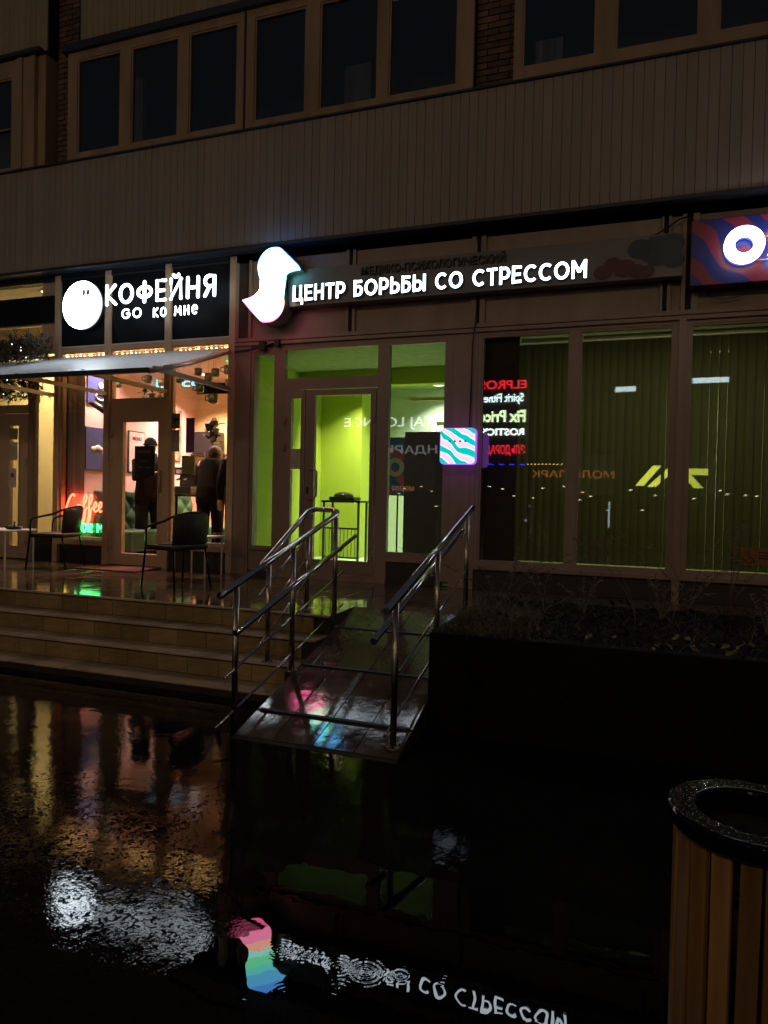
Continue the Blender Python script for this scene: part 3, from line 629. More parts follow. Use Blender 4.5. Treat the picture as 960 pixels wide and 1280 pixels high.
def ribbon(mb, pts, t, y0, y1):
    pts = [Vector((p[0],p[1])) for p in pts]; closed = (pts[0]-pts[-1]).length < 1e-4
    if closed: pts = pts[:-1]
    n = len(pts); Lf=[]; Rg=[]
    for i in range(n):
        if closed: d0=(pts[i]-pts[i-1]).normalized(); d1=(pts[(i+1)%n]-pts[i]).normalized()
        else:
            d1=(pts[min(i+1,n-1)]-pts[min(i,n-2)]).normalized(); d0=(pts[max(i,1)]-pts[max(i-1,0)]).normalized()
        nn=Vector((-(d0+d1).y,(d0+d1).x)).normalized(); c=max(.5,nn.dot(Vector((-d1.y,d1.x))))
        Lf.append(pts[i]+nn*t/2/c); Rg.append(pts[i]-nn*t/2/c)
    V=[(p.x,y,p.y) for i in range(n) for p,y in ((Lf[i],y0),(Rg[i],y0),(Rg[i],y1),(Lf[i],y1))]
    F=[]; m = n if closed else n-1
    for i in range(m):
        j=(i+1)%n
        for k in range(4): F.append((i*4+k,i*4+(k+1)%4,j*4+(k+1)%4,j*4+k))
    if not closed: F += [(0,1,2,3),((n-1)*4+3,(n-1)*4+2,(n-1)*4+1,(n-1)*4)]
    mb.add(V,F)
def write(text, font, x0, x1, z0, h, y, depth, stroke, m, parent, name='letter', gap=.12, style='ribbon', side=None):
    W = sum(font[c][0]+gap for c in text)-gap; k = (x1-x0)/W; x = x0; out=[]
    for c in text:
        wd, st = font[c]
        if st:
            mb = MB(); mb2 = MB()
            for i, pts in enumerate(st):
                P_ = [(x+p[0]*k, z0+p[1]*h) for p in pts]
                if style == 'ribbon':
                    ribbon(mb, P_, stroke, y-i*.0006, y+depth*.35+i*.0005)
                    if side: ribbon(mb2, P_, stroke*.98, y+depth*.36+i*.0005, y+depth+i*.0005)
                else:
                    cl = (Vector(P_[0])-Vector(P_[-1])).length < 1e-4
                    Q = [(a,y+i*.0007,b) for a,b in (P_[:-1] if cl else P_)]
                    mb.tube(Q, stroke/2, 10, flat=depth/stroke, closed=cl)
                    if not cl:
                        for q in (Q[0],Q[-1]): mb.ball(q, stroke/2*.995, 10, (1,depth/stroke,1))
                    else: pass
                    for q in Q[1:-1]: mb.ball(q, stroke/2*.99, 8, (1,depth/stroke,1)) if len(Q)<8 else None
            o = mb.build(name, m, parent); out.append(o)
            if side and mb2.v: mb2.build('letter_return', side, o)
        x += (wd+gap)*k
    return out
def textmesh(s, size, m, parent, loc, width=None, rot=(PI/2,0,0), off=.012, ext=.01, name='lettering'):
    c = bpy.data.curves.new('t','FONT'); c.body = s; c.size = size; c.extrude = ext; c.offset = off*size; c.resolution_u = 4; c.align_x = 'CENTER'; c.align_y = 'CENTER'
    o = bpy.data.objects.new('t', c); COL.objects.link(o); dg = bpy.context.evaluated_depsgraph_get()
    me = bpy.data.meshes.new_from_object(o.evaluated_get(dg)); COL.objects.unlink(o); bpy.data.objects.remove(o)
    me.materials.clear(); me.materials.append(m); me.name = name
    q = bpy.data.objects.new(name, me); COL.objects.link(q); q.parent = parent; q.location = loc; q.rotation_euler = rot
    if width:
        xs_ = [v.co.x for v in me.vertices]; q.scale = (width/(max(xs_)-min(xs_)),1,1)
    return q

# ------------------------------------------------------------------ coffee sign
cofwhite = face_emis('coffee_letter_light', (.86,.95,1), 12)
cs = empty('shop_sign', 'black coffee shop sign with a lit white disc and rounded white letters', 'sign', (0,0,0))
for a,b in ((-7.68,-6.905),(-6.805,-5.92),(-5.82,-4.935)): MB().bbox(a,b,-.012,.028,3.575,4.525,.004).build('panel', signblk, cs)
write('КОФЕЙНЯ', ROUND, -6.79,-5.05,4.065,.25,-.16,.045,.041,cofwhite,cs,gap=.17,style='tube')
write('GO', ROUND, -6.53,-6.20,3.865,.125,-.15,.025,.021,cofwhite,cs,gap=.16,style='tube')
write('ко мне', ROUND, -6.02,-5.33,3.855,.15,-.15,.025,.020,cofwhite,cs,gap=.22,style='tube')
for a,b in ((-7.68,-6.905),(-6.805,-5.92),(-5.82,-4.935)): MB().box(a,b,-.03,-.013,3.557,3.572).build('trim', whitem, cs); MB().box(a,b,-.03,-.013,4.528,4.538).build('trim', whitem, cs)
dsc = MB(); n=48; R_=.325; cx,cz=-7.20,4.095
dsc.lathe((0,0,0),[(0,.0),(R_*.96,0),(R_,-.012),(R_,-.05)],n); o = dsc.build('lit_disc', face_emis('disc_light',(.80,.92,1),16), cs,(cx,-.17,cz)); o.rotation_euler=(PI/2,0,0)
cn = MB().lathe((0,0,0),[(0,-.052),(R_*.97,-.052),(R_*.97,-.14),(0,-.14)],n).build('disc_can', dark, cs,(cx,-.17,cz)); cn.rotation_euler=(PI/2,0,0)
for dx in (.055,.125): MB().ball((cx+dx,-.174,cz+.16),.042,10,(.62,.2,1.35)).build('eye', dark, cs)

# ------------------------------------------------------------------ clinic sign
boardm = mat('grey_sign_board', (.17,.16,.15), .4, var=.05)
N, L = nodes(boardm); p = N['Principled BSDF']; tc = N.new('ShaderNodeTexCoord'); sx = N.new('ShaderNodeSeparateXYZ'); L.new(tc.outputs['Object'], sx.inputs[0])
cl = empty('shop_sign', 'long grey clinic sign with white lit Cyrillic letters above the green entrance', 'sign')
MB().bbox(-4.02,.385,-.20,-.05,3.83,4.265,.006).build('board', boardm, cl)
redp = mat('dark_red_print', (.11,.03,.03), .5); tealp = mat('dark_teal_print', (.04,.06,.065), .5); greyp = mat('mid_grey_print', (.15,.15,.14), .5)
for i,(m_, blobs) in enumerate(((tealp, [(-.02,4.13,.10),(.13,4.10,.13),(.27,4.16,.10),(.30,3.99,.08)]),(redp, [(-.38,3.92,.075),(-.28,4.0,.07),(-.17,3.95,.09),(-.05,3.91,.07),(.05,3.90,.06)]))):
    for j,(bx,bz,br) in enumerate(blobs):
        y_ = -.2035-.0009*(i*5+j); pts=[(bx+br*1.25*math.cos(a*PI/10), max(3.84,min(4.255,bz+br*math.sin(a*PI/10)))) for a in range(20)]
        MB().prism(pts, y_, y_+.0006).build('printed_cloud', m_, cl)
MB().box(.06,.37,-.2115,-.211,3.95,4.24).build('printed_block', tealp, cl)
letlit = face_emis('clinic_letter_light', (.78,.9,1), 9); blackl = mat('black_letters', (.015,.015,.015), .4)
sidem = mat('letter_side', (.25,.25,.25), .5)
write('ЦЕНТР БОРЬБЫ СО СТРЕССОМ', BOLD, -3.92,-.535,3.87,.188,-.262,.045,.0275,letlit,cl,gap=.15,side=blackl)
textmesh('МЕДИКО-ПСИХОЛОГИЧЕСКИЙ', .125, blackl, cl, (-2.225,-.215,4.165), 1.68, off=.012, ext=.012)
# the S-shaped logo
S = [(-4.062, 4.497), (-4.111, 4.504), (-4.16, 4.504), (-4.203, 4.495), (-4.24, 4.476), (-4.277, 4.447), (-4.307, 4.412), (-4.329, 4.372), (-4.343, 4.328), (-4.347, 4.29), (-4.344, 4.251), (-4.328, 4.184), (-4.312, 4.144), (-4.304, 4.105), (-4.305, 4.061), (-4.318, 4.03), (-4.336, 4.0), (-4.361, 3.976), (-4.392, 3.954), (-4.448, 3.93), (-4.499, 3.917), (-4.556, 3.91), (-4.445, 3.786), (-4.304, 3.645), (-4.248, 3.641), (-4.198, 3.643), (-4.161, 3.652), (-4.131, 3.666), (-4.096, 3.688), (-4.07, 3.716), (-4.046, 3.751), (-4.029, 3.79), (-4.02, 3.827), (-4.018, 3.865), (-4.023, 3.903), (-4.032, 3.942), (-4.049, 3.986), (-4.058, 4.031), (-4.059, 4.074), (-4.042, 4.127), (-4.027, 4.153), (-4.006, 4.172), (-3.982, 4.192), (-3.958, 4.206), (-3.928, 4.215), (-3.898, 4.22), (-3.808, 4.225), (-3.839, 4.282), (-3.962, 4.401)]
lm = bpy.data.materials.new('logo_light'); lm.use_nodes = True; N, L = nodes(lm); N.remove(N['Principled BSDF'])
em = N.new('ShaderNodeEmission'); em.inputs[1].default_value = 13; L.new(em.outputs[0], N['Material Output'].inputs[0])
tc = N.new('ShaderNodeTexCoord'); sx = N.new('ShaderNodeSeparateXYZ'); L.new(tc.outputs['Object'], sx.inputs[0])
ma = N.new('ShaderNodeMath'); ma.operation='MULTIPLY_ADD'; ma.inputs[1].default_value=.45; L.new(sx.outputs[0],ma.inputs[0]); L.new(sx.outputs[2],ma.inputs[2])
mr = N.new('ShaderNodeMapRange'); L.new(ma.outputs[0],mr.inputs[0]); mr.inputs[1].default_value=3.645-.45*4.3; mr.inputs[2].default_value=4.45-.45*3.95
cr = N.new('ShaderNodeValToRGB'); cr.color_ramp.interpolation='CONSTANT'; L.new(mr.outputs[0],cr.inputs[0]); L.new(cr.outputs[0],em.inputs[0])
cols = [(0,(.80,.10,.26)),(.17,(.85,.22,.38)),(.30,(.85,.38,.28)),(.40,(.28,.72,.60)),(.50,(.15,.68,.32)),(.62,(.12,.60,.55)),(.74,(.10,.42,.68)),(.86,(.08,.28,.75))]
while len(cr.color_ramp.elements) < len(cols): cr.color_ramp.elements.new(.5)
for e_,(p_,c_) in zip(cr.color_ramp.elements, cols): e_.position=p_; e_.color=(*c_,1)
lg = empty('logo_sign', 'glowing white S-shaped logo box left of the clinic lettering', 'sign')
MB().prism(S,-.36,-.30).build('lit_face', lm, lg); cx_=sum(p[0] for p in S)/len(S); cz_=sum(p[1] for p in S)/len(S)
MB().prism([(cx_+(a-cx_)*1.03, cz_+(b-cz_)*1.02) for a,b in S],-.298,-.06).build('housing', sidem, lg)

# ------------------------------------------------------------------ pink-blue sign at the right
stripe = bpy.data.materials.new('pink_blue_stripes'); stripe.use_nodes=True; N,L=nodes(stripe); p=N['Principled BSDF']; p.inputs['Roughness'].default_value=.4
def waves(N,L,scale,dist,rot,dscale=1.5):
    tc=N.new('ShaderNodeTexCoord'); mp=N.new('ShaderNodeMapping'); mp.inputs['Rotation'].default_value=rot; L.new(tc.outputs['Object'],mp.inputs[0])
    wv=N.new('ShaderNodeTexWave'); wv.wave_type='BANDS'; wv.bands_direction='X'; wv.inputs['Scale'].default_value=scale; wv.inputs['Distortion'].default_value=dist; wv.inputs['Detail'].default_value=1; wv.inputs['Detail Scale'].default_value=dscale
    L.new(mp.outputs[0],wv.inputs['Vector']); return wv.outputs['Fac']
f_=waves(N,L,1.25,6,(0,math.radians(52),0)); cr=N.new('ShaderNodeValToRGB'); cr.color_ramp.interpolation='EASE'; cr.color_ramp.elements[0].position=.48; cr.color_ramp.elements[0].color=(.010,.016,.13,1); cr.color_ramp.elements[1].position=.56; cr.color_ramp.elements[1].color=(.19,.016,.036,1)
L.new(f_,cr.inputs[0]); L.new(cr.outputs[0],p.inputs['Base Color'])
oz = empty('shop_sign', 'pink and blue striped sign with a glowing round letter O at the right edge', 'sign')
MB().bbox(.45,3.2,-.24,-.06,3.705,4.35,.008).build('board', stripe, oz)
ozl = emis('oz_letter_light', (.95,.92,1), 7)
def ring(mb,cx,cz,ro,ri,y0,y1,n=40):
    V=[(cx+r_*math.cos(2*PI*k/n),y,cz+r_*math.sin(2*PI*k/n)) for r_,y in ((ro,y0),(ri,y0),(ri,y1),(ro,y1)) for k in range(n)]
    mb.add(V,[(a*n+k,a*n+(k+1)%n,((a+1)%4)*n+(k+1)%n,((a+1)%4)*n+k) for a in range(4) for k in range(n)]); return mb
o = ring(MB(),.912,4.035,.175,.083,-.36,-.31).build('letter', ozl, oz); ring(MB(),.912,4.035,.172,.086,-.309,-.25).build('letter_return', mat('blue_letter_side',(.05,.1,.5),.4,emit=(.1,.15,1),es=1.2), o)
for nm,x0,x1 in (('Z',1.14,1.42),('O',1.5,1.82),('N',1.92,2.2)):
    if nm=='O': ring(MB(),1.66,4.035,.175,.083,-.36,-.31).build('letter',ozl,oz)
    else:
        mb=MB(); P_=[(x0,4.17),(x1,4.17),(x0,3.9),(x1,3.9)] if nm=='Z' else [(x0,3.86),(x0,4.21),(x1,3.86),(x1,4.21)]
        for i in range(3): ribbon(mb,[P_[i],P_[i+1]],.07,-.36-i*.0006,-.31+i*.0006)
        mb.build('letter',ozl,oz)
for z_ in (4.12,3.90): MB().tube([(1.03,-.27,z_),(1.2,-.27,z_-.0)],.006,6).build('strut', alum, oz)
arealight('glow', (.912,-.40,4.035), .3, 1.2, (.45,.35,1), oz, rot=(-PI/2,0,0))
# lit square blade sign
sq = empty('lit_square_sign', 'small glowing rounded square sign with teal and pink waves beside the entrance', 'sign', (-1.84,-.30,2.13))
def rsq(h,r,n=6): 
    pts=[]
    for cx_,cz_,a0 in ((h-r,h-r,0),(-h+r,h-r,90),(-h+r,-h+r,180),(h-r,-h+r,270)):
        for i in range(n+1): a=math.radians(a0+90*i/n); pts.append((cx_+r*math.cos(a),cz_+r*math.sin(a)))
    return pts
sqm = bpy.data.materials.new('wavy_lit_face'); sqm.use_nodes=True; N,L=nodes(sqm); N.remove(N['Principled BSDF']); em=N.new('ShaderNodeEmission'); em.inputs[1].default_value=1.15; L.new(em.outputs[0],N['Material Output'].inputs[0])
f_=waves(N,L,2.5,4.0,(0,math.radians(58),0),2.2); cr=N.new('ShaderNodeValToRGB'); cr.color_ramp.elements[0].position=.34; cr.color_ramp.elements[0].color=(.0,.55,.52,1); cr.color_ramp.elements[1].position=.44; cr.color_ramp.elements[1].color=(.80,.95,.98,1)
e_=cr.color_ramp.elements.new(.9); e_.color=(.95,.62,.80,1); L.new(f_,cr.inputs[0]); L.new(cr.outputs[0],em.inputs[0])
MB().prism(rsq(.193,.045),-.045,-.030).build('lit_face', sqm, sq); MB().prism(rsq(.2,.048),-.029,.045).build('housing', mat('violet_edge',(.2,.05,.35),.3,emit=(.5,.15,1),es=.8), sq)
textmesh('• • • •', .07, mat('teal_print',(0,.3,.28),.5), sq, (0,-.047,.05), .2, ext=.001, name='lettering')
MB().box(-.02,.02,.046,.30,-.02,.02).build('bracket', dark, sq)
arealight('glow', (0,-.08,0), .35, .9, (.8,.85,1), sq, rot=(-PI/2,0,0))
# cable and conduit
def cable(label, pts, r=.008):
    o = MB().tube(pts, r, 6).build('cable', dark); return tag(o, label, 'cable', 'cables on the shop front')
cable('black cable dropping from the long clinic sign past the entrance', [(-1.72,-.05,3.84),(-1.73,-.07,3.6),(-1.765,-.06,3.3),(-1.77,-.05,2.9),(-1.78,-.05,2.3)])
cable('black cable looping up from the clinic sign to the striped sign', [(.02,-.12,4.27),(.14,-.14,4.29),(.25,-.12,4.36),(.34,-.1,4.43),(.44,-.1,4.45)])
cable('thin wire sagging below the pink and blue sign', [(.62,-.06,3.69),(.66,-.08,3.62),(.78,-.07,3.60),(.92,-.07,3.62),(1.05,-.08,3.68),(1.12,-.1,3.71)], .004)
cable('wire running above the middle of the clinic sign to the soffit', [(-1.74,-.1,4.6),(-1.73,-.11,4.45),(-1.70,-.12,4.28)], .006)
# bracket clutter where awning ends
o = MB().tube([(-4.83,-.06,3.36),(-4.6,-.08,3.37),(-4.42,-.08,3.40),(-4.28,-.06,3.44)], .012, 6).box(-4.46,-4.38,-.11,-.04,3.36,3.46).box(-4.25,-4.19,-.10,-.04,3.40,3.48).build('conduit', dark); tag(o,'dark conduit with junction boxes above the narrow green side light','conduit')

# ------------------------------------------------------------------ awning
AX0, AX1 = -10.2, -4.90
aw = empty('awning', 'wet translucent canopy lit white from above over the coffee shop front', 'awning', (-6.5,0,2.9))
am = mat('wet_polycarbonate', (.92,.94,.97), .45, var=.1, scale=60, bump=.3, bscale=110, spec=1)
N,L=nodes(am); trn=N.new('ShaderNodeBsdfTranslucent'); trn.inputs[0].default_value=(.4,.42,.46,1); mi=N.new('ShaderNodeMixShader'); mi.inputs[0].default_value=.15
L.new(N['Principled BSDF'].outputs[0],mi.inputs[1]); L.new(trn.outputs[0],mi.inputs[2]); L.new(mi.outputs[0],N['Material Output'].inputs[0])
def aloc(mb,name,m): return mb.build(name,m,aw,(6.5,0,-2.9))
zb,zf,yb,yf = 3.41,2.875,-.06,-1.62
bays=[AX1,-5.87,-6.86,-7.74,-8.6,-9.4,AX0]
for i in range(len(bays)-1):
    a,b_=bays[i+1]+.004,bays[i]-.004; sh=MB(); n_=14
    V=[]; 
    for top in (0,1):
        for j in range(n_+1):
            t_=j/n_; y_=yb+(yf-yb)*t_; z_=zb+(zf-zb)*t_-.03*math.sin(PI*t_)+.0*top
            for x_ in (a,b_): V.append((x_,y_,z_+(.008 if top else 0)))
    k=2*(n_+1); F=[]
    for j in range(n_): F+= [(2*j,2*j+1,2*j+3,2*j+2),(k+2*j+2,k+2*j+3,k+2*j+1,k+2*j),(2*j,2*j+2,k+2*j+2,k+2*j),(2*j+3,2*j+1,k+2*j+1,k+2*j+3)]
    F+=[(0,k,k+1,1),(2*n_,2*n_+1,k+2*n_+1,k+2*n_)]
    sh.add(V,F); aloc(sh,'sheet',am)
aloc(MB().bbox(AX0,AX1,yf-.03,yf+.01,zf-.05,zf+.004,.004),'front_bar',mat('dark_aluminium',(.07,.07,.075),.3,metal=.7))
for x in (AX1-.01,-5.87,-6.86,-7.74,-8.6,-9.4):
    aloc(MB().tube([(x,yb+.05,zb-.035),(x,(yb+yf)/2,(zb+zf)/2-.07),(x,yf+.0,zf-.035)],.024,8),'rafter',alum)
    aloc(MB().box(x-.02,x+.02,-1.54,-.05,2.865,2.915),'strut',alum)
# ------------------------------------------------------------------ fir garland over left shop
def fir(label, x0,x1,z0,z1,y0,y1,n,seed):
    rnd=random.Random(seed); root=empty('fir_garland',label,'garland',((x0+x1)/2,(y0+y1)/2,z0)); mb=MB(); st=MB(); L0=Vector(root.location)
    for i in range(n):
        p0=Vector((rnd.uniform(x0,x1),rnd.uniform(y0,y1),rnd.uniform(z0,z1)))-L0; d=Vector((rnd.uniform(-1,1),rnd.uniform(-1,.2),rnd.uniform(-.6,1))).normalized(); Lh=rnd.uniform(.10,.22)
        st.tube([p0,p0+d*Lh],.004,4)
        for k in range(16):
            q=p0+d*Lh*(k/16); e_=(d*.8+Vector((rnd.uniform(-1,1),rnd.uniform(-1,1),rnd.uniform(-1,1)))).normalized()*.045; s_=e_.orthogonal().normalized()*.0055
            mb.add([q-s_,q+s_,q+e_],[(0,1,2)])
    mb.build('needles',needle,root,kind='stuff'); st.build('twigs',weedm,root)
    bl=MB()
    for i in range(10): bl.ball((rnd.uniform(x0,x1)-L0.x,y0-L0.y-.02,rnd.uniform(z0,z1)-L0.z),.007,6)
    bl.build('bulbs',emis('garland_bulb',(.9,.95,1),5),root,kind='stuff')
fir('bushy dark fir garland lying above the awning at the far left', -9.2,-7.72,3.36,3.62,-.4,-.1,620,1)
fir('fir garland hanging below the awning in front of the left shop transom', -9.2,-7.85,2.86,3.1,-.3,-.1,260,2)

# ------------------------------------------------------------------ furniture on the terrace
def chair(label, loc, rz):
    t = empty('cafe_chair', label, 'chair', loc, rz, 'dark woven chairs on the terrace')
    MB().bbox(-.23,.22,-.235,.235,.415,.455,.018).build('seat', rattan, t)
    b = MB(); V=[];F=[]; n_=8
    for lay in (0,1):
        for i in range(n_+1):
            a=-.9+1.8*i/n_; 
            for z_,ex in ((.46,0),(.62,.03),(.80,.055)): V.append((-.10-(.135+ex+lay*.02)*math.cos(a)-.01, .245*math.sin(a)/math.sin(.9)*(.9+ex), z_-(.04*(abs(a)/.9)**2 if z_>.7 else 0)))
    k=3*(n_+1)
    for i in range(n_):
        for j in (0,1): a=i*3+j; F+=[(a,a+3,a+4,a+1),(k+a+1,k+a+4,k+a+3,k+a)]
    for i in range(n_): F+=[(i*3+2,i*3+5,k+i*3+5,k+i*3+2),(i*3+3,i*3,k+i*3,k+i*3+3)]
    F+=[(0,1,k+1,k),(1,2,k+2,k+1),(k-3,k-2,k+k-2,k+k-3),(k-2,k-1,k+k-1,k+k-2)]
    b.add(V,F,True); b.build('backrest', rattan, t)
    for sy in (-1,1):
        MB().tube([(.25,sy*.27,0),(.21,sy*.25,.44),(.20,sy*.255,.60)],.0115,8).build('leg', blackp, t)
        MB().tube([(-.27,sy*.24,0),(-.20,sy*.21,.43)],.0115,8).build('leg', blackp, t)
    pts=[(.20,-.255,.58)]+[(.19,-.262,.63),(.14,-.27,.655)]+[(-.10-.20*math.cos(a),.275*math.sin(a),.70+.11*math.cos(a)) for a in [(-1.45+2.9*i/14) for i in range(15)]]+[(.14,.27,.655),(.19,.262,.63),(.20,.255,.58)]
    MB().tube(pts,.014,8).build('armrest', rattan, t)
    MB().tube([(.21,-.24,.41),(.21,.24,.41),(-.2,.21,.41),(-.2,-.21,.41)],.009,6,closed=True).build('seat_frame', blackp, t)
    return t
chair('dark woven chair in front of the red neon window', (-7.17,-.58,TZ), PI+.25)
c2 = chair('dark woven chair with something pale on its seat near the coffee shop door', (-4.66,-1.42,TZ), PI-.28)
o = MB().bbox(-.16,.14,-.15,.15,0,.012,.004).build('seat_pad', mat('pale_pad',(.25,.24,.22),.7,bump=.4)); o.location=(-4.66,-1.42,TZ+.457); o.rotation_euler=(0,0,.3); tag(o,'thin pale pad lying on the seat of the chair nearer the steps','seat pad')
def table(label, loc, w_, d_, h, rz=0):
    t = empty('small_table', label, 'table', loc, rz, 'white metal tables on the terrace')
    MB().bbox(-w_/2,w_/2,-d_/2,d_/2,h-.022,h,.005).build('table_top', whitem, t)
    for sx in (-1,1):
        for sy in (-1,1): MB().box(sx*(w_/2-.03)-.008,sx*(w_/2-.03)+.008,sy*(d_/2-.03)-.008,sy*(d_/2-.03)+.008,0,h-.022).build('leg', whitem, t)
    return t
table('white slim-legged table with an ashtray at the far left of the terrace', (-7.85,-.95,TZ), .95,.5,.50)
o = MB().lathe((0,0,0),[(0,0),(.085,0),(.10,.02),(.10,.045),(.085,.045),(.08,.02),(0,.018)],18).tube([(0,0,.02),(.01,0,.10)],.01,6).build('ashtray', dark); o.location=(-7.50,-.95,TZ+.502); tag(o,'dark round ashtray on the white table at the left edge','ashtray')
table('white slim-legged table behind the nearer woven chair', (-5.08,-.42,TZ), .5,.42,.49)

# ------------------------------------------------------------------ planter, grass, weeds
PX0,PX1,PYF,PYB,PZ = -1.275,4,-3.30,-1.30,.655
pl = empty('planter', 'long dark concrete planter beside the ramp full of dead plants', 'planter', (0,PYF,0))
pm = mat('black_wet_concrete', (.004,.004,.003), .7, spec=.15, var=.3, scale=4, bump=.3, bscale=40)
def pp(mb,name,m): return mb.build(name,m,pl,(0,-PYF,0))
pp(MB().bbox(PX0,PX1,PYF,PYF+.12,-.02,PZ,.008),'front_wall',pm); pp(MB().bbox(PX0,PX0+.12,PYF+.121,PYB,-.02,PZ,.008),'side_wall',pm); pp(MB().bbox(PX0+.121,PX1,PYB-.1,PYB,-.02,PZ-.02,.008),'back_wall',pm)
sb=MB(); nx_,ny_=60,26; V=[];
for j in range(ny_+1):
    for i in range(nx_+1):
        V.append((PX0+.1+(PX1-PX0-.1)*i/nx_, PYF+.1+(PYB-PYF-.15)*j/ny_, PZ-.03+.03*math.sin(i*.7+j*.4)*math.sin(j*.9)+random.uniform(-.012,.02)+(.03 if 3<j<22 else -.01)))
sb.add(V,[(j*(nx_+1)+i,j*(nx_+1)+i+1,(j+1)*(nx_+1)+i+1,(j+1)*(nx_+1)+i) for j in range(ny_) for i in range(nx_)],True); pp(sb,'soil',soil)
rnd=random.Random(3); gm=MB()
def blade(mb,p,h,w_,lean,bend):
    pts=[Vector(p)+Vector((lean[0]*t_*h+lean[0]*bend*t_*t_*h,lean[1]*t_*h+lean[1]*bend*t_*t_*h,h*(t_-.35*bend*t_*t_))) for t_ in (0,.35,.7,1)]
    a=rnd.uniform(0,PI); s_=Vector((math.cos(a),math.sin(a),0))*w_
    V=[pts[0]-s_,pts[0]+s_,pts[1]-s_*.8,pts[1]+s_*.8,pts[2]-s_*.5,pts[2]+s_*.5,pts[3]]; mb.add(V,[(0,1,3,2),(2,3,5,4),(4,5,6)])
def hgt(x): return .10 if x<-.6 else .07
for i in range(3300):
    cl_=rnd.random(); x=rnd.uniform(PX0+.05,2.0) if cl_<.45 else rnd.gauss(-.95,.22); yv=rnd.uniform(PYF+.02,PYB-.1) if cl_<.45 else rnd.uniform(PYF+.0,-2.2)
    if x<PX0+.03: continue
    blade(gm,(x,yv,PZ-.01),rnd.choice((.5,.8,1.1,1.5,2.3))*rnd.uniform(.7,1.1)*hgt(x),.0022,(rnd.gauss(0,.6),rnd.gauss(-.25,.6)),rnd.uniform(.3,1.1))
tag(gm.build('dead_grass',grassm),'matted dead grass spilling over the planter edge','grass',kind='stuff')
lf=MB()
for i in range(520):
    x=rnd.uniform(PX0+.2,2.0); yv=rnd.uniform(PYF+.0,PYB-.2); z_=PZ+rnd.uniform(0,.07); s_=rnd.uniform(.012,.035); R=Euler((rnd.uniform(-.9,.9),rnd.uniform(-.9,.9),rnd.uniform(0,6.3))).to_matrix()
    P_=[R@Vector(q)*s_+Vector((x,yv,z_)) for q in ((-1,0,0),(-.3,.55,.12),(.6,.45,.05),(1.2,0,-.1),(.5,-.5,.05),(-.4,-.5,.1),(.1,0,-.12))]
    lf.add(P_,[(0,5,6),(0,6,1),(1,6,2),(2,6,3),(3,6,4),(4,6,5)])
tag(lf.build('fallen_leaves',leafg),'dark wet leaves and ground plants covering the planter soil','ground cover',kind='stuff')
ly=MB()
for i in range(60):
    x=rnd.choice([rnd.gauss(.2,.1),rnd.gauss(.62,.12),rnd.gauss(-.1,.2)]); yv=rnd.uniform(PYF+.03,PYF+.35); z_=PZ+rnd.uniform(.01,.07); s_=rnd.uniform(.015,.03); R=Euler((rnd.uniform(-.7,.7),rnd.uniform(-.7,.7),rnd.uniform(0,6.3))).to_matrix()
    P_=[R@Vector(q)*s_+Vector((x,yv,z_)) for q in ((-1,0,0),(-.3,.6,.12),(.6,.45,.05),(1.2,0,-.1),(.5,-.5,.05),(-.4,-.6,.1),(.1,0,-.12))]
    ly.add(P_,[(0,5,6),(0,6,1),(1,6,2),(2,6,3),(3,6,4),(4,6,5)])
tag(ly.build('yellow_leaves',leafy),'yellowing leaves scattered along the front of the planter','leaves',kind='stuff')
def weed(label, x, y, h, n, spread, seed, kind='sprig', lean=0):
    rn=random.Random(seed); t=empty('dry_weed',label,'plant',(x,y,PZ-.02 if y<-1.3 else TZ),0,'dead weeds standing in the planter'); st=MB(); hd=MB()
    for k in range(n):
        dx,dy=rn.gauss(lean,spread),rn.gauss(0,spread); hh=h*rn.uniform(.8,1.3); pts=[(dx*.1*i_*hh/ .35*(i_/5), dy*.1*i_*hh/.35*(i_/5), hh*i_/5) for i_ in range(6)]
        st.tube(pts,[.0035,.003,.0027,.0023,.002,.0012],4)
        for j in range(26 if kind=='sprig' else 5):
            i_=rn.uniform(2.0,5) if kind=='sprig' else rn.uniform(4.6,5); a=int(min(4,i_)); f=i_-a; q=Vector(pts[a]).lerp(Vector(pts[a+1]),f)
            e_=Vector((rn.uniform(-1,1),rn.uniform(-1,1),rn.uniform(-.1,.9))).normalized()*rn.uniform(.015,.05); s_=e_.orthogonal().normalized()*.004
            hd.add([q-s_,q+s_,q+e_+s_*.6,q+e_-s_*.6],[(0,1,2,3)]); 
            if kind!='sprig': hd.ball(q,.009,5)
    st.build('stems',weedm,t); hd.build('seed_heads',weedm,t,kind='stuff')
weed('small feathery dead weed at the planter corner by the handrail',-1.02,-2.2,.42,4,.5,1)
weed('tall feathery dead weed in front of the brown-curtained window',-.98,-1.9,.62,4,.4,2)
weed('short bushy dead weed between the first window and the planter grass',-.70,-1.9,.36,5,.5,3)
weed('pair of long bare stalks leaning before the middle window',.03,-2.35,.62,2,.25,4,'stalk',-.35)
weed('branching dead weed against the foot of the window below the striped sign',.42,-1.75,.58,6,.55,5)
weed('dense upright dead weed near the orange wheelchair sticker',.72,-1.75,.62,4,.2,6)
weed('low tangled dead weed left of the brown window column',.20,-2.2,.3,6,.6,7)
weed('thin dead sprig near the right edge of the planter',.86,-2.5,.34,3,.5,8)
weed('little dead weed leaning left in the middle of the planter',-.35,-2.1,.30,4,.6,9)

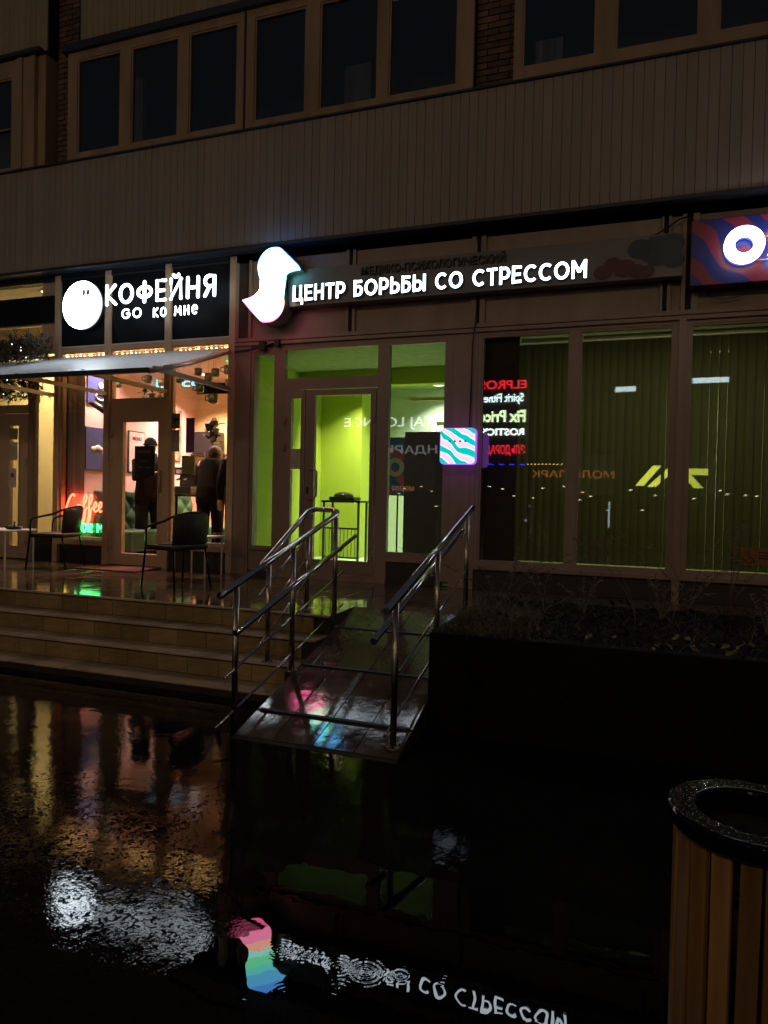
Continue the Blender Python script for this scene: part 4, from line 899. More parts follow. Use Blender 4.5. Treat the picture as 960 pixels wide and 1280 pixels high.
# ------------------------------------------------------------------ litter bin
BX,BY,BZ,BR=.318,-5.775,.75,.214
bn=empty('litter_bin','round litter bin of vertical wooden slats with a wet black rim','litter bin',(BX,BY,0))
prof=[(.142,-.06),(.142,0),(.1425,.001),(.149,.0055),(.151,.006),(.153,.006),(.203,.006),(.205,.006),(.2065,.0055),(BR-.001,.0012),(BR,.0),(BR,-.001),(BR,-.029),(BR,-.03),(BR-.018,-.055),(BR-.03,-.055),(.16,-.02)]
MB().lathe((0,0,BZ),prof,64).build('rim',blackp,bn)
MB().lathe((0,0,0),[(0,.05),(.150,.05),(.158,.70),(.150,.70),(.142,.06),(0,.06)],40).build('liner',dark,bn)
MB().lathe((0,0,0),[(.165,.08),(.175,.08),(.175,.11),(.165,.11)],40).build('hoop',blackp,bn); MB().lathe((0,0,0),[(.165,.58),(.175,.58),(.175,.61),(.165,.61)],40).build('hoop',blackp,bn)
MB().lathe((0,0,0),[(0,0),(.17,0),(.17,.05),(0,.05)],32).build('base',dark,bn)
nsl=20; sm_=MB().bbox(-.0235,.0235,-.009,.009,.06,.70,.003).mesh('slat'); sm_.materials.append(wood)
for k in range(nsl):
    a=2*PI*k/nsl+.1; inst('slat',sm_,bn,(.186*math.cos(a),.186*math.sin(a),0),(random.gauss(0,.003),random.gauss(0,.003),a+PI/2))
dr=MB()
for k in range(620):
    a=rnd.uniform(0,2*PI); r_=rnd.uniform(.148,.211); s_=rnd.uniform(.0007,.0026); dr.ball((r_*math.cos(a),r_*math.sin(a),BZ+.0062),s_,6,(1,1,.6))
dr.build('raindrops',mat('water_drop',(.6,.6,.6),.04,metal=1,var=0),bn,kind='stuff')

# ------------------------------------------------------------------ inside the coffee shop
def sofa(label, loc, rz, length):
    t=empty('sofa',label,'sofa',loc,rz,'green tufted sofas')
    MB().bbox(0,length,-.62,.0,.10,.40,.03).build('seat',sofam,t)
    nx_,nz_=int(length/.02),28; V=[]; H=.56
    for j in range(nz_+1):
        for i in range(nx_+1):
            x=length*i/nx_; z=H*j/nz_; p_,q_=.17,.16; a=abs(math.sin(PI*(x/p_+z/q_)/2)); b_=abs(math.sin(PI*(x/p_-z/q_)/2)); V.append((x,-.05-.05*(a*b_)**.45,.40+z))
    k=len(V); V+=[(v[0],.04,v[2]) for v in V]; n1=nx_+1; F=[(j*n1+i,j*n1+i+1,(j+1)*n1+i+1,(j+1)*n1+i) for j in range(nz_) for i in range(nx_)]
    F+=[(nz_*n1+i,nz_*n1+i+1,k+nz_*n1+i+1,k+nz_*n1+i) for i in range(nx_)]+[(j*n1,(j+1)*n1,k+(j+1)*n1,k+j*n1) for j in range(nz_)]+[(j*n1+nx_,(j+1)*n1+nx_,k+(j+1)*n1+nx_,k+j*n1+nx_) for j in range(nz_)]
    MB().add(V,F,True).build('backrest',sofam,t)
    MB().box(.05,.1,-.55,-.5,0,.1).box(length-.1,length-.05,-.55,-.5,0,.1).build('foot',dark,t)
    return t
sofa('green tufted sofa along the pink side wall of the coffee shop',(-7.28,.25,.60),PI/2,2.2)
bpy.data.objects['sofa'].rotation_euler=(0,0,PI/2)
sofa('green tufted sofa against the back wall under the framed picture',(-6.5,2.68,.60),0,1.5)
def picture(label,name,cat,m,parts_,group=None):
    t=empty(name,label,cat,(0,0,0),0,group)
    return t
def wallpic(label,y0,y1,z0,z1,m,x=-7.348,extra=None):
    t=empty('picture',label,'picture',(x,(y0+y1)/2,z0),0,'pictures on the coffee shop walls'); h=z1-z0; w_=(y1-y0)/2
    MB().bbox(0,.02,-w_,w_,0,h,.004).build('canvas',m,t)
    if extra: extra(t,w_,h)
    return t
def bird(t,w_,h):
    mb=MB(); 
    for a,b,c in ((-.10,.0,.045),(-.02,.02,.05),(.05,.0,.04),(.10,-.06,.03)): mb.ball((.024,a,h/2+b),c,8,(.15,1.3,.7))
    mb.build('pale_figure',whitem,t)
wallpic('navy painting with a pale floating figure on the pink wall',.10,.60,1.86,2.47,navy,extra=bird)
def rings_(t,w_,h):
    mb=MB(); mb.tube([(.03,.10*math.cos(a),.12+.05*math.sin(a)) for a in [2*PI*i/16 for i in range(16)]],.012,6,closed=True); mb.ball((.03,0,.28),.05,8,(.15,1,1)); mb.build('pale_ring',whitem,t)
wallpic('navy picture with pale rings high above the red neon sign',.12,.62,2.80,3.25,navy,extra=rings_)
def fr(t,w_,h):
    MB().box(.021,.026,-w_+.02,w_-.02,.02,h-.02).build('sheet',mat('pink_sheet',(.7,.5,.5),.7),t); textmesh('MENU',.08,dark,t,(.028,0,h-.12),rot=(PI/2,0,PI/2),ext=.001)
wallpic('black framed pink poster seen through the coffee shop door',.98,1.36,1.85,2.50,dark,extra=fr)
def bmap(t,w_,h):
    pass
wallpic('brown patterned poster beside the head of the person in the beanie',1.75,2.3,2.1,2.95,mat('brown_map_print',(.32,.2,.12),.7,var=.7,scale=9))
t=empty('wall_clock','round black clock on the pink wall by the door','clock',(-7.34,1.45,2.34)); o=MB().lathe((0,0,0),[(0,0),(.08,0),(.085,.02),(0,.025)],20).build('face',dark,t); o.rotation_euler=(0,PI/2,0)
t=empty('framed_card','small black framed card on the wall above the back sofa','picture',(-6.42,2.74,1.72)); MB().bbox(-.08,.08,-.02,0,0,.3,.004).build('frame',dark,t); MB().box(-.055,.055,-.024,-.021,.03,.27).build('card',paper,t)
t=empty('gold_poster','olive gold poster on the back wall of the coffee shop','poster',(-6.55,2.74,2.0)); MB().bbox(-.18,.12,-.012,0,0,.42,.003).build('sheet',olive,t)
# security camera / spotlight behind the glass
o=MB().tube([(-7.28,-.0+.12,2.80),(-7.20,.10,2.78),(-6.98,.09,2.66)],[.02,.045,.045],10).build('spotlight_head',dark); tag(o,'black cylindrical spotlight pointing down at the navy painting','spotlight')
# window notices
def sheet(label,x0,x1,z0,z1,m,y=-.035,nm='notice'): o=MB().box(x0,x1,y,y+.003,z0,z1).build(nm,m); return tag(o,label,'notice','papers on the coffee shop front')
sheet('grey framed camera notice at the top of the right coffee window',-5.79,-5.66,2.40,2.60,mat('grey_print',(.22,.2,.18),.6,var=.5,scale=40))
sheet('pale text sheet under the camera notice on the coffee shop window',-5.785,-5.665,2.10,2.385,mat('faded_print',(.36,.31,.27),.7,var=.4,scale=50))
o=sheet('lilac sheet stuck inside the right coffee window',-5.63,-5.50,2.09,2.55,purp,y=.06)
o=sheet('olive yellow sheet low inside the right coffee window',-5.69,-5.49,1.81,2.05,olive,y=.06)
# camera pictogram
pg=MB().box(-5.755,-5.70,-.040,-.036,2.50,2.54).box(-5.70,-5.68,-.040,-.036,2.51,2.53).box(-5.745,-5.735,-.040,-.036,2.46,2.50).build('pictogram',dark); tag(pg,'small black camera symbol on the notice at the top of the coffee window','symbol')
hb=empty('hours_board','dark opening-hours board hanging inside the coffee shop door','sign',(-6.28,.045,1.77)); MB().bbox(-.165,.165,0,.012,0,.41,.003).build('board',mat('charcoal_board',(.015,.014,.02),.6),hb)
tx=mat('chalk_print',(.35,.3,.33),.8); textmesh('КОФЕЙНЯ',.045,tx,hb,(0,-.003,.33),.2,ext=.001); textmesh('ОТКРЫТО',.035,tx,hb,(0,-.003,.20),.16,ext=.001); textmesh('8:00 - 22:00',.04,tx,hb,(0,-.003,.12),.2,ext=.001)
# neon signs
redn=emis('red_neon',(1,.10,.05),9); yeln=emis('yellow_neon',(1,.55,.10),7); grnn=emis('green_neon',(.05,1,.22),6)
ns=empty('neon_sign','red and green neon sign reading Coffee for me low in the left coffee window','neon sign',(-7.34,.075,.915))
def neon(pts,m,r=.011,sc_=1,ox=0,oz=0,name='neon_tube'): return MB().tube([(ox+a*sc_,0,oz+b*sc_) for a,b in pts],r,8).build(name,m,ns)
def sm(pts,n=5):
    out=[]; P_=[Vector(p) for p in pts]
    for i in range(len(P_)-1):
        p0,p1,p2,p3=P_[max(i-1,0)],P_[i],P_[i+1],P_[min(i+2,len(P_)-1)]
        for k in range(n):
            t_=k/n; out.append(tuple(.5*((2*p1)+(-p0+p2)*t_+(2*p0-5*p1+4*p2-p3)*t_*t_+(-p0+3*p1-3*p2+p3)*t_**3)))
    return out+[tuple(P_[-1])]
k_=.30
neon(sm([(.55,1.0),(.45,1.1),(.25,.9),(.05,.4),(.1,.12),(.4,.15),(.62,.35)]),redn,.013,k_,-.32,.26)
neon(sm([(.62,.35),(.75,.6),(.95,.5),(.85,.25),(.68,.35),(.8,.6),(1.0,.5)]),redn,.012,k_,-.32,.26)
for q in (0,.32): neon(sm([(1.0+q,.45),(1.25+q,.85),(1.22+q,1.1),(1.1+q,.9),(1.08+q,.2),(1.0+q,-.2),(1.12+q,-.1),(1.2+q,.35),(1.3+q,.5)]),redn,.012,k_,-.32,.26)
for q in (0,.3): neon(sm([(1.65+q,.4),(1.85+q,.6),(1.78+q,.75),(1.68+q,.55),(1.75+q,.3),(1.95+q,.4)]),redn,.012,k_,-.32,.26)
for pts,m_ in (([(0,0),(0,.5),(.28,.5)],grnn),([(0,.27),(.22,.27)],grnn),(arc(.55,.22,.16,.2,0,360,14),grnn),([(.85,0),(.85,.42),(1.0,.42),(1.08,.32),(1.0,.22),(.85,.22),(1.08,0)],grnn),([(1.45,0),(1.45,.45),(1.62,.2),(1.8,.45),(1.8,0)],grnn),([(2.25,.45),(2.0,.45),(2.0,0),(2.25,0)],yeln),([(2.0,.23),(2.2,.23)],yeln)): neon(pts,m_,.014,.26,-.12,.06)
MB().bbox(-.33,-.30,-.0,.02,0,.34,.005).build('side_light',emis('warm_strip',(1,.75,.15),2.2),ns)
MB().box(-.33,.40,.03,.036,.0,.62).build('acrylic_back',glassmat('acrylic',(.95,.95,.95),.05),ns)
arealight('red_glow',(-.05,-.02,.42),.4,3.2,(1,.07,.03),ns,.25,rot=(PI/2,0,0)); arealight('green_glow',(.15,-.02,.12),.35,1.3,(.05,1,.2),ns,.12,rot=(-PI/2,0,0)); arealight('red_front_glow',(-.1,-.03,.42),.4,1.3,(1,.06,.03),ns,.2,rot=(-PI/2,0,0))
bn_=empty('neon_sign','blue neon script high in the coffee shop above the door plants','neon sign',(-6.93,1.6,3.3)); textmesh('life co',.20,emis('cyan_neon',(.15,.75,1),3.2),bn_,(0,0,0),.95,off=.0,ext=.006)
gn=empty('neon_sign','green neon word near the ceiling at the right of the coffee window','neon sign',(-5.42,.85,3.3)); textmesh('ТЫ-\nКО',.17,emis('green_word_neon',(.05,1,.3),2.5),gn,(0,0,0),.24,off=0,ext=.006)
# bar table, coffee machine, plants, shelf
t=empty('bar_table','dark narrow bar table inside the coffee shop','table',(-6.25,1.65,.60)); MB().bbox(-.75,.6,-.22,.22,.90,.94,.006).build('table_top',dark,t)
for x_ in (-.68,.53): MB().tube([(x_,0,0),(x_,0,.9)],.025,8).build('leg',dark,t)
t=empty('coffee_machine','dark coffee machine with chrome bits on the bar table','coffee machine',(-6.74,1.68,1.542)); MB().bbox(-.16,.16,-.16,.16,0,.12,.015).bbox(-.16,.16,0,.16,.12,.30,.01).bbox(-.17,.17,-.17,.17,.30,.42,.02).build('body',dark,t)
MB().tube([(-.05,-.1,.25),(-.05,-.22,.22)],.016,8).tube([(.07,-.1,.25),(.07,-.22,.22)],.016,8).box(-.1,.1,-.175,-.171,.32,.38).build('chrome_parts',steel,t)
t=empty('wall_shelf','dark shelf with a black box on the yellow wall behind the rubber plant','shelf',(-6.75,2.6,2.2)); MB().bbox(-.5,.45,-.14,.14,0,.03,.004).build('board',dark,t); MB().bbox(-.45,.0,-.12,.13,.031,.42,.02).build('box',dark,t)
def potplant(label,loc,ps,n,ll,seed,tall=0.0,pm_=potm,lm_=leafg,lw=.35):
    rn=random.Random(seed); t=empty('potted_plant',label,'plant',loc,0,'potted plants in the coffee shop')
    MB().lathe((0,0,0),[(0,0),(ps*.7,0),(ps,ps*1.8),(ps*.85,ps*1.8),(ps*.8,ps*1.5),(0,ps*1.5)],16).build('pot',pm_,t)
    st=MB().tube([(0,0,ps*1.4),(.01,0,ps*1.8+tall)],.008,6); lv=None
    for k in range(n):
        a=rn.uniform(0,2*PI); el=rn.uniform(.1,1.3); d=Vector((math.cos(a)*math.cos(el),math.sin(a)*math.cos(el),math.sin(el))); z0=ps*1.7+rn.uniform(.3,1)*tall; L1=ll*rn.uniform(.7,1.1)
        s_=d.cross(Vector((0,0,1))).normalized()*L1*lw; c=Vector((0,0,z0)); P_=[c,c+d*L1*.35+s_,c+d*L1*.75+s_*.8-Vector((0,0,L1*.1)),c+d*L1-Vector((0,0,L1*.25)),c+d*L1*.75-s_*.8-Vector((0,0,L1*.1)),c+d*L1*.35-s_,c+d*L1*.5-Vector((0,0,L1*.06))]
        MB().add(P_,[(0,1,6),(1,2,6),(2,3,6),(3,4,6),(4,5,6),(5,0,6)],True).build('leaf',lm_,t)
    st.build('stem',weedm,t); return t
rub=mat('rubber_leaf',(.05,.045,.045),.25)
potplant('large rubber plant with broad dark leaves before the yellow wall',(-6.36,1.75,2.0),.12,26,.27,11,.42,dark,rub,.32)
t=empty('plant_stand','slim black stand carrying the large rubber plant','stand',(-6.36,1.75,1.542)); MB().tube([(0,0,0),(0,0,.45)],.02,8).lathe((0,0,0),[(0,.44),(.13,.44),(.13,.455),(0,.455)],16).lathe((0,0,0),[(0,0),(.1,0),(.1,.015),(0,.015)],16).build('stand_body',dark,t)
for i,(x_,lab,ps,ll,pm_) in enumerate(((-6.40,'small leafy plant in a pale pot left on the door head',.035,.09,whitem),(-6.27,'teal pot in the middle of the plants above the door',.05,.05,potm),(-6.14,'small leafy plant right of the teal pot above the door',.035,.08,whitem),(-6.02,'bushy plant nearest the column above the door',.04,.09,dark))):
    potplant(lab,(x_,.17,2.82),ps,9,ll,20+i,.05,pm_,mat('fresh_leaf%d'%i,(.08,.16,.05),.5) if i%2 else leafg,.3)
part('plant_shelf', framecof, (-6.8,-5.93,.08,.26,2.79,2.82))
# hanging mugs
def mug(label,x,z,y,m,s=1,tilt=0):
    t=empty('hanging_mug',label,'mug',(x,y,z),rnd.uniform(0,6),'mugs hanging on cords in the coffee window')
    o=MB().lathe((0,0,0),[(0,-.05*s),(.042*s,-.05*s),(.048*s,-.03*s),(.048*s,.045*s),(.042*s,.045*s),(.04*s,-.03*s),(0,-.04*s)],18).build('cup',m,t)
    h=MB().tube([(.046*s,0,.025*s),(.078*s,0,.02*s),(.08*s,0,-.02*s),(.046*s,0,-.028*s)],.007*s,6).build('handle',m,t)
    MB().tube([(.0,0,.04*s),(0,0,3.50-z)],.0018,4).build('cord',dark,t)
for x_,z_,y_,lab,m_,s_ in ((-7.10,3.12,.45,'dark mug hanging over the navy ring picture',cer,1.2),(-6.60,3.17,.5,'dark mug hanging at the left of the blue neon',cer,1.1),(-6.33,3.11,.45,'pale-edged mug hanging in the middle above the door plants',alum,1.1),(-6.08,3.15,.5,'dark mug hanging at the right end above the door',cer,1.1),(-5.86+.1,3.24,.5,'dark mug hanging just right of the second column',cer,1.1),
    (-5.66,3.18,.6,'dark mug hanging left of the lower pair in the right window',cer,1.2),(-5.48,3.22,.5,'dark mug hanging beside the green neon word',cer,1.15),(-5.28,3.25,.5,'dark mug hanging closest to the right-hand column',cer,1.25),(-5.30,3.08,.55,'terracotta mug hanging under the green neon word',cerp,1.0),(-5.80,3.03,.6,'dark mug hanging low beside the column notice',cer,1.2),(-5.58,2.88,.6,'dark mug hanging lowest in front of the yellow wall',cer,1.4)):
    mug(lab,x_,z_,y_,m_,s_)
# fairy lights
fl=empty('fairy_lights','warm golden fairy lights strung along the top of the coffee windows','lights',(-6.3,.12,3.46)); wr=MB(); pts=[]; bl=MB()
for i in range(150):
    x_=-7.66+2.72*i/149; z_=3.462-.02*abs(math.sin(i*.42))-.004*rnd.random(); y_=.075+.02*math.sin(i*1.7); pts.append((x_+6.3,y_-.12,z_-3.46))
    if i%2==0: bl.ball(pts[-1],.0075 if i%12 else .013,6)
wr.tube(pts,.002,4).build('wire',dark,fl); bl.build('bulbs',emis('fairy_bulb',(1,.50,.15),55),fl,kind='stuff')
for a in (-7.25,-6.35,-5.4): arealight('glow',(a+6.3,-.02,.0),.7,1.6,(1,.55,.2),fl,.03)

# ------------------------------------------------------------------ people
def person(label, loc, rz, J, parts_m, hat, m_top, m_leg, hairm, face=True):
    """J: joint dict in local metres, facing +X."""
    t=empty('person',label,'person',loc,rz)
    bm=bmesh.new(); sk=bm.verts.layers.skin.verify(); idx={}
    def v(k,co,r): q=bm.verts.new(co); q[sk].radius=(r,r); idx[k]=q
    for k,(co,r) in J.items(): v(k,co,r)
    chains=[['pelvis','waist','chest','neck','head'],['chest','shL','elL','wrL','paL'],['chest','shR','elR','wrR','paR'],['pelvis','hipL','knL','anL','toL'],['pelvis','hipR','knR','anR','toR']]
    for ch in chains:
        for a,b in zip(ch,ch[1:]): bm.edges.new((idx[a],idx[b]))
    for s in 'LR':                                   # five short fingers rooted in the palm
        pa=Vector(J['pa'+s][0]); d=(pa-Vector(J['wr'+s][0])).normalized(); sd=d.cross(Vector((0,0,1))).normalized()
        for i,(o_,ln_) in enumerate(((-.03,.045),(-.015,.06),(0,.068),(.015,.06),(.028,.048))):
            a=pa+d*.02+sd*o_; b_=a+d*ln_+Vector((0,0,-.01))
            q1=bm.verts.new(a); q1[sk].radius=(.010,.010); q2=bm.verts.new(b_); q2[sk].radius=(.007,.007); bm.edges.new((idx['pa'+s],q1)); bm.edges.new((q1,q2))
    idx['pelvis'][sk].use_root=True
    me=bpy.data.meshes.new('body'); bm.to_mesh(me); bm.free(); o=bpy.data.objects.new('body',me); COL.objects.link(o); o.parent=t
    md=o.modifiers.new('Skin','SKIN'); md.use_smooth_shade=True; sb_=o.modifiers.new('Sub','SUBSURF'); sb_.levels=1; sb_.render_levels=1
    me.materials.append(skin)
    hd=Vector(J['head'][0])
    h=MB().ball(hd+Vector((.01,0,.02)),.098,14,(.95,.78,1.18)).ball(hd+Vector((.105,0,.0)),.017,8,(1,.7,1.3)).ball(hd+Vector((0,.076,0)),.02,6,(.8,.4,1.4)).ball(hd+Vector((0,-.076,0)),.02,6,(.8,.4,1.4)).build('face',skin,t)
    MB().ball(hd+Vector((.092,.03,.025)),.009,6).ball(hd+Vector((.092,-.03,.025)),.009,6).build('eyes',dark,t)
    if hat=='beanie': MB().ball(hd+Vector((-.012,0,.065)),.108,14,(.98,.85,.95)).tube([(hd.x-.012+.106*math.cos(a),.09*math.sin(a),hd.z+.055) for a in [2*PI*i/16 for i in range(16)]],.016,6,closed=True).build('beanie',hairm,t)
    else: MB().ball(hd+Vector((-.02,0,.05)),.124,14,(.98,.88,1.0)).ball(hd+Vector((-.05,0,-.03)),.085,10,(.8,.95,1.1)).build('hair',hairm,t)
    a,b=J['pelvis'][0],J['knL'][0]
    def leg(s): return [J['hip'+s][0],J['kn'+s][0],J['an'+s][0]]
    hip_=Vector(J['pelvis'][0])
    MB().tube([hip_+Vector((0,.05,.05))]+[Vector(q) for q in leg('L')],[.10,.115,.088,.075],12).tube([hip_+Vector((0,-.05,.05))]+[Vector(q) for q in leg('R')],[.10,.115,.088,.075],12).build('trousers',m_leg,t)
    ch_=Vector(J['chest'][0]); wa_=Vector(J['waist'][0])
    MB().tube([hip_+Vector((0,0,-.14)),hip_+Vector((0,0,-.02)),wa_,ch_,ch_+Vector((0,0,.10)),Vector(J['neck'][0])+Vector((0,0,.0)),Vector(J['neck'][0])+Vector((0,0,.05))],[.165,.165,.15,.165,.145,.085,.075],16,flat=1.32).tube([Vector(J[q+'L'][0]) for q in ('sh','el','wr')],[.08,.065,.05],10).tube([Vector(J[q+'R'][0]) for q in ('sh','el','wr')],[.08,.065,.05],10).build('jacket',m_top,t)
    for s in 'LR':
        q=Vector(J['to'+s][0]); MB().ball(q-Vector((.06,0,-.005)),.06,10,(2.0,.8,.8)).build('shoe',dark,t)
    return t
def stand(arm):  # facing +x
    J={'pelvis':((0,0,.95),.14),'waist':((0,0,1.12),.135),'chest':((.0,0,1.34),.155),'neck':((.01,0,1.50),.06),'head':((.03,0,1.62),.085),
       'hipL':((0,.10,.90),.10),'knL':((.03,.11,.50),.07),'anL':((-.01,.12,.09),.05),'toL':((.13,.13,.04),.04),
       'hipR':((0,-.10,.90),.10),'knR':((-.02,-.11,.50),.07),'anR':((-.05,-.12,.09),.05),'toR':((.09,-.13,.04),.04)}
    for s,sg in (('L',1),('R',-1)):
        J['sh'+s]=((0,sg*.19,1.42),.075)
        if arm=='up': J['el'+s]=((.10,sg*.25,1.17),.055); J['wr'+s]=((.32,sg*.14,1.22),.038); J['pa'+s]=((.38,sg*.10,1.24),.036)
        else: J['el'+s]=((-.03,sg*.27,1.13),.055); J['wr'+s]=((.05,sg*.27,.88),.038); J['pa'+s]=((.07,sg*.26,.80),.036)
    return J
person('person in a dark beanie and brown jacket standing behind the coffee shop door',(-6.93,.98,.60),-.5,stand('up'),None,'beanie',brownjk,cloth,cloth)
J=stand('up'); J['chest']=((.10,0,1.30),.155); J['neck']=((.17,0,1.43),.06); J['head']=((.24,0,1.50),.085)
for s,sg in (('L',1),('R',-1)): J['sh'+s]=((.10,sg*.18,1.37),.075); J['el'+s]=((.22,sg*.24,1.12),.055); J['wr'+s]=((.42,sg*.12,1.10),.038); J['pa'+s]=((.48,sg*.09,1.10),.036)
person('person with light brown hair leaning over the bar table',(-5.86,1.0,.60),1.9,J,None,'hair',brownjk,cloth,tan)
person('person all in black standing at the right edge of the coffee window',(-5.28,.85,.60),2.4,stand('down'),None,'hair',cloth,cloth,dark)

# ------------------------------------------------------------------ inside the clinic
t=empty('console_table','grey console table with a dark bag behind the clinic door','table',(-3.78,1.25,.60)); MB().bbox(-.33,.25,-.18,.18,.87,.90,.004).build('table_top',dark,t); gm_=mat('green_grey_metal',(.10,.13,.08),.4)
for x_ in (-.30,.22):
    for y_ in (-.15,.15): MB().box(x_-.014,x_+.014,y_-.014,y_+.014,0,.87).build('leg',gm_,t)
for z_ in (.10,.50):
    MB().box(-.30,.22,-.16,-.14,z_,z_+.025).build('rail',gm_,t)
for i in range(9): MB().box(-.27+i*.055,-.262+i*.055,-.155,-.145,.12,.50).build('bar',gm_,t)
o=MB().bbox(-.22,.16,-.14,.14,0,.05,.02).ball((-.05,0,.06),.14,10,(1.1,.7,.4)).build('folded_coat',mat('olive_coat',(.08,.09,.05),.8,bump=.6)); o.location=(-3.80,1.25,1.502); tag(o,'dark folded coat lying on the console table in the clinic','coat')
t=empty('display_board','dark freestanding board behind the right side light of the clinic','board',(-2.36,.16,.60)); MB().bbox(-.25,.27,0,.03,.1,1.74,.004).build('board',darkpanel,t); MB().box(-.2,-.16,-.03,.12,0,.1).box(.16,.2,-.03,.12,0,.1).build('foot',dark,t)
pm2=mat('blue_pink_sheet',(.1,.3,.6),.4,emit=(.08,.25,.6),es=.0); t=empty('striped_stand','narrow blue and pink striped sheet with a white ring beside the dark board','poster',(-2.80,.62,.60)); 
stripe2=stripe.copy(); pc=stripe2.node_tree.nodes['Color Ramp'].color_ramp if 'Color Ramp' in stripe2.node_tree.nodes else None  # sheet repeats the stripes of the O sign in brighter colours
if pc: pc.elements[0].color=(.03,.25,.65,1); pc.elements[1].color=(.6,.15,.28,1)
MB().bbox(-.22,.10,0,.02,.98,1.72,.003).build('sheet',stripe2,t); ring(MB(),-.08,1.34,.12,.06,-.004,-.001,24).build('ring_print',whitem,t); MB().tube([(-.05,.03,0),(-.05,.03,1.0)],.012,6).build('stand',dark,t); MB().box(-.15,.06,-.03,.09,0,.01).build('foot',dark,t)

# wheelchair sticker on the right window
t=empty('accessibility_sticker','orange wheelchair sticker low on the right-hand window','sticker',(1.15,-.004,.96)); MB().box(-.14,.16,0,.003,0,.17).build('sheet',mat('orange_sticker',(.30,.11,.02),.5),t)
wc=MB().tube([(-.06+.035*math.cos(a),-.003,.05+.035*math.sin(a)) for a in [math.radians(-200+i*26) for i in range(11)]],.004,5).tube([(-.07,-.003,.12),(-.065,-.003,.07),(-.03,-.003,.065),(-.015,-.003,.03),(0,-.003,.03)],.004,5).ball((-.07,-.003,.138),.009,6); wc.build('pictogram',dark,t)
for z_ in (.06,.09,.12): MB().box(.02,.13,-.003,-.001,z_,z_+.012).build('print_line',dark,t)

# ------------------------------------------------------------------ the far side of the street (seen only in reflections)
mall=empty('shopping_centre','dark shopping centre across the street mirrored in the shop windows','building',(-4,-33,0)); mw=mat('dark_facade',(.05,.05,.055),.6); MB().box(-30,26,-6,0,0,11).build('wall',mw,mall)
for i in range(9): MB().box(-26+i*5.2,-23+i*5.2,.0,.05,2.0,4.2).build('window',emis('mall_window',(.30,.33,.2),.07),mall)
def far(label,s,x0,x1,z0,z1,col,es,y=-30,off=.012):
    t=empty('far_sign',label,'sign',((x0+x1)/2,y,(z0+z1)/2),0,'lit signs across the street'); textmesh(s,(z1-z0)*1.25,emis('sign_light',col,es),t,(0,0,0),x1-x0,rot=(PI/2,0,PI),off=off,ext=.02); return t
py=empty('sign_pylon','dark pylon across the street carrying a column of shop names','sign pylon',(-6.9,-30.3,0)); MB().box(-1.7,1.7,-.4,.2,0,9).build('body',dark,py)
far('red ELPROS sign mirrored at the top of the column of names','ELPROS',-8.1,-5.6,7.5,8.0,(1,.02,.04),5,-29.9)
far('white Spirit Fitness sign mirrored second in the column','Spirit Fitness',-8.2,-5.75,6.8,7.3,(.7,.9,.95),9,-29.9)
far('pale green Fix Price sign mirrored in the middle of the column','Fix Price',-8.1,-5.6,5.7,6.4,(.65,.8,.45),8,-29.9,.03)
far('bold white ROSTICS sign mirrored below Fix Price',"ROSTIC'S",-8.0,-5.65,5.0,5.4,(.85,.95,.95),9,-29.9,.03)
far('red Cyrillic shop name mirrored near the column foot','ЭЛЬДОРАДО',-8.0,-5.6,4.0,4.5,(1,.02,.05),5,-29.9)
t=far('thin blue line of text mirrored at the foot of the column','- - - - -',-8.1,-5.6,3.4,3.6,(.05,.05,1),7,-29.9)
far('white LOUNGE sign mirrored in the clinic door','TAJ LOUNGE',-15.9,-10.6,5.5,6.1,(.8,.85,.85),5,-29.5)
far('dim white Cyrillic sign mirrored on the dark board','НДАРЬ',-13.4,-10.3,4.0,4.5,(.6,.6,.6),1.5,-29.5)
far('dim orange mall sign mirrored under the blinds','МОЛЛ ПАРК',-5.1,-1.0,2.75,3.15,(.8,.25,.05),1.2,-29.5)
far('tiny golden text line mirrored above the orange sign','• • • • • • • • • •',-5.4,-3.6,3.4,3.55,(1,.6,.15),6,-29.5)
far('small orange word mirrored on the dark board','мороз',-12.9,-11.6,1.9,2.3,(.8,.3,.08),1.6,-29.4)
t=empty('far_sign','four slanted yellow bars glowing across the street','sign',(1.7,-29.5,3.0),0,'lit signs across the street')
for i,pts in enumerate(([(-1.7,-.55),(-.9,.45),(-.5,.45),(-1.3,-.55)],[(-1.15,-.6),(-.2,.35),(.25,.35),(-.75,-.6)],[(.45,.3),(1.6,.3),(1.6,-.0),(.9,-.0)],[(.3,.2),(1.0,-.65),(1.4,-.65),(.7,.2)])):
    MB().prism(pts,0,.1).build('lit_bar',emis('yellow_bar',(.75,.8,.08),4.5 if i in(0,1) else 3),t)
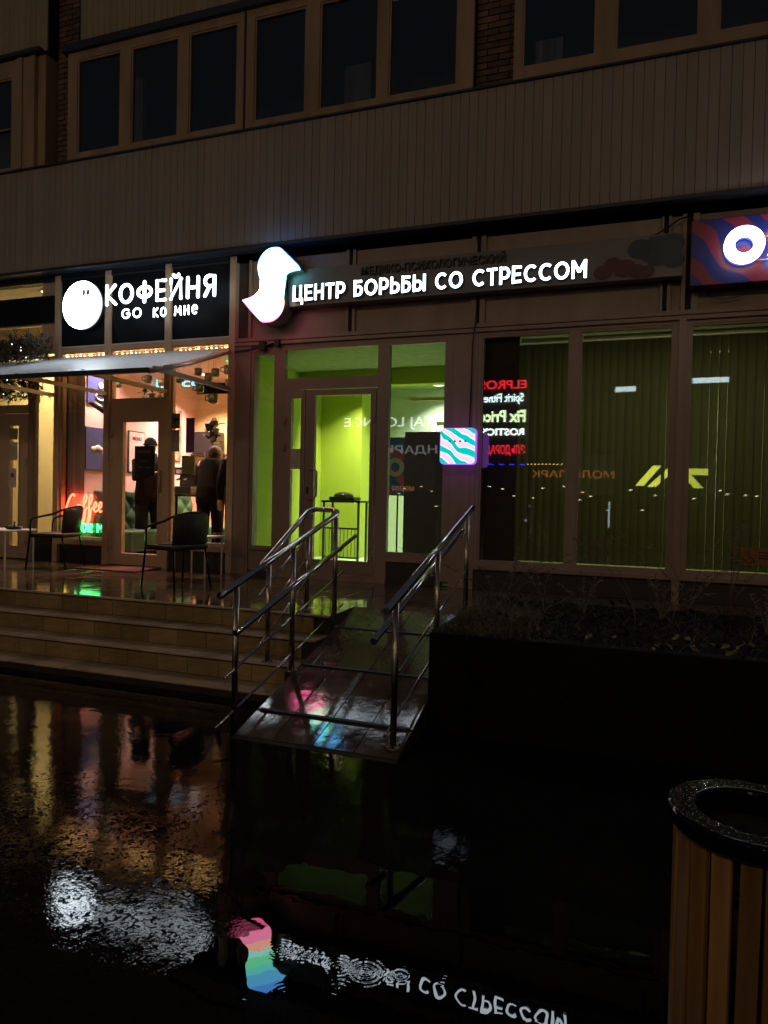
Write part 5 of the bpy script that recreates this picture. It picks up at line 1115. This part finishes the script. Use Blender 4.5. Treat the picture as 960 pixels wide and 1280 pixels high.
for i,(x_,z_,wd,lab) in enumerate(((-.6,7.3,1.0,'added pale strip on the left across the street standing in for a mirrored ceiling light'),(3.3,7.6,1.6,'added wider pale strip on the right across the street standing in for a mirrored ceiling light'))):  # glowing strips added to mirror in the glass like ceiling tube lights
    o=MB().box(x_-wd/2,x_+wd/2,-29.6,-29.5,z_-.12,z_+.12).build('lit_strip',emis('mirrored_strip_glow',(.55,.7,.75),5)); tag(o,lab,'lit strip')
# white column of a lit pole
o=MB().tube([(.0,0,1.2),(0,0,-1.0+1.2)],.03,6).build('light_pole',emis('pale_pole',(.6,.8,.8),2.0)); o.location=(-.9,-20,.4); tag(o,'thin pale lit bollard across the road','bollard')
# street lamps
def lamp(label,x,y,h,power):
    t=empty('street_lamp',label,'street lamp',(x,y,0),0,'street lamps behind the camera')
    MB().tube([(0,0,0),(0,0,h*.5),(0,0,h),(0,.5,h+.25),(0,1.2,h+.3)],[.09,.07,.05,.04,.035],8).build('pole',dark,t); MB().bbox(-.12,.12,1.1,1.7,h+.25,h+.35,.02).build('lantern',dark,t)
    MB().box(-.09,.09,1.15,1.65,h+.225,h+.245).build('lens',emis('sodium_lens',(1,.62,.28),12),t)
    l=bpy.data.lights.new('bulb','SPOT'); l.energy=power; l.color=(1,.66,.36); l.spot_size=math.radians(165); l.spot_blend=.6; l.shadow_soft_size=.25; o=bpy.data.objects.new('bulb',l); COL.objects.link(o); o.parent=t; o.location=(0,1.4,h+.15); o.rotation_euler=(math.radians(35),0,0)
lamp('sodium street lamp behind the camera on the left',-11,-19,8.5,480)
lamp('sodium street lamp straight behind the camera',1,-22,8.5,480)
lamp('sodium street lamp behind the camera on the right',13,-20,8.5,440)
rn=random.Random(12)
for i in range(36):
    x_=-14+i*.63+rn.uniform(-.5,.5); z_=rn.choice((1.9,2.15,1.75,1.2))+rn.uniform(-.12,.12); wm=rn.random()
    o=MB().ball((0,0,0),.034,6,(2.2,1,.5)).build('car_light' ,emis('far_light',(1,.85,.5) if wm<.8 else (1,.5,.15),7)); o.location=(x_,-24-rn.uniform(0,3),z_); tag(o,'small warm light of the traffic and lamps far across the street','light','distant lights across the street')
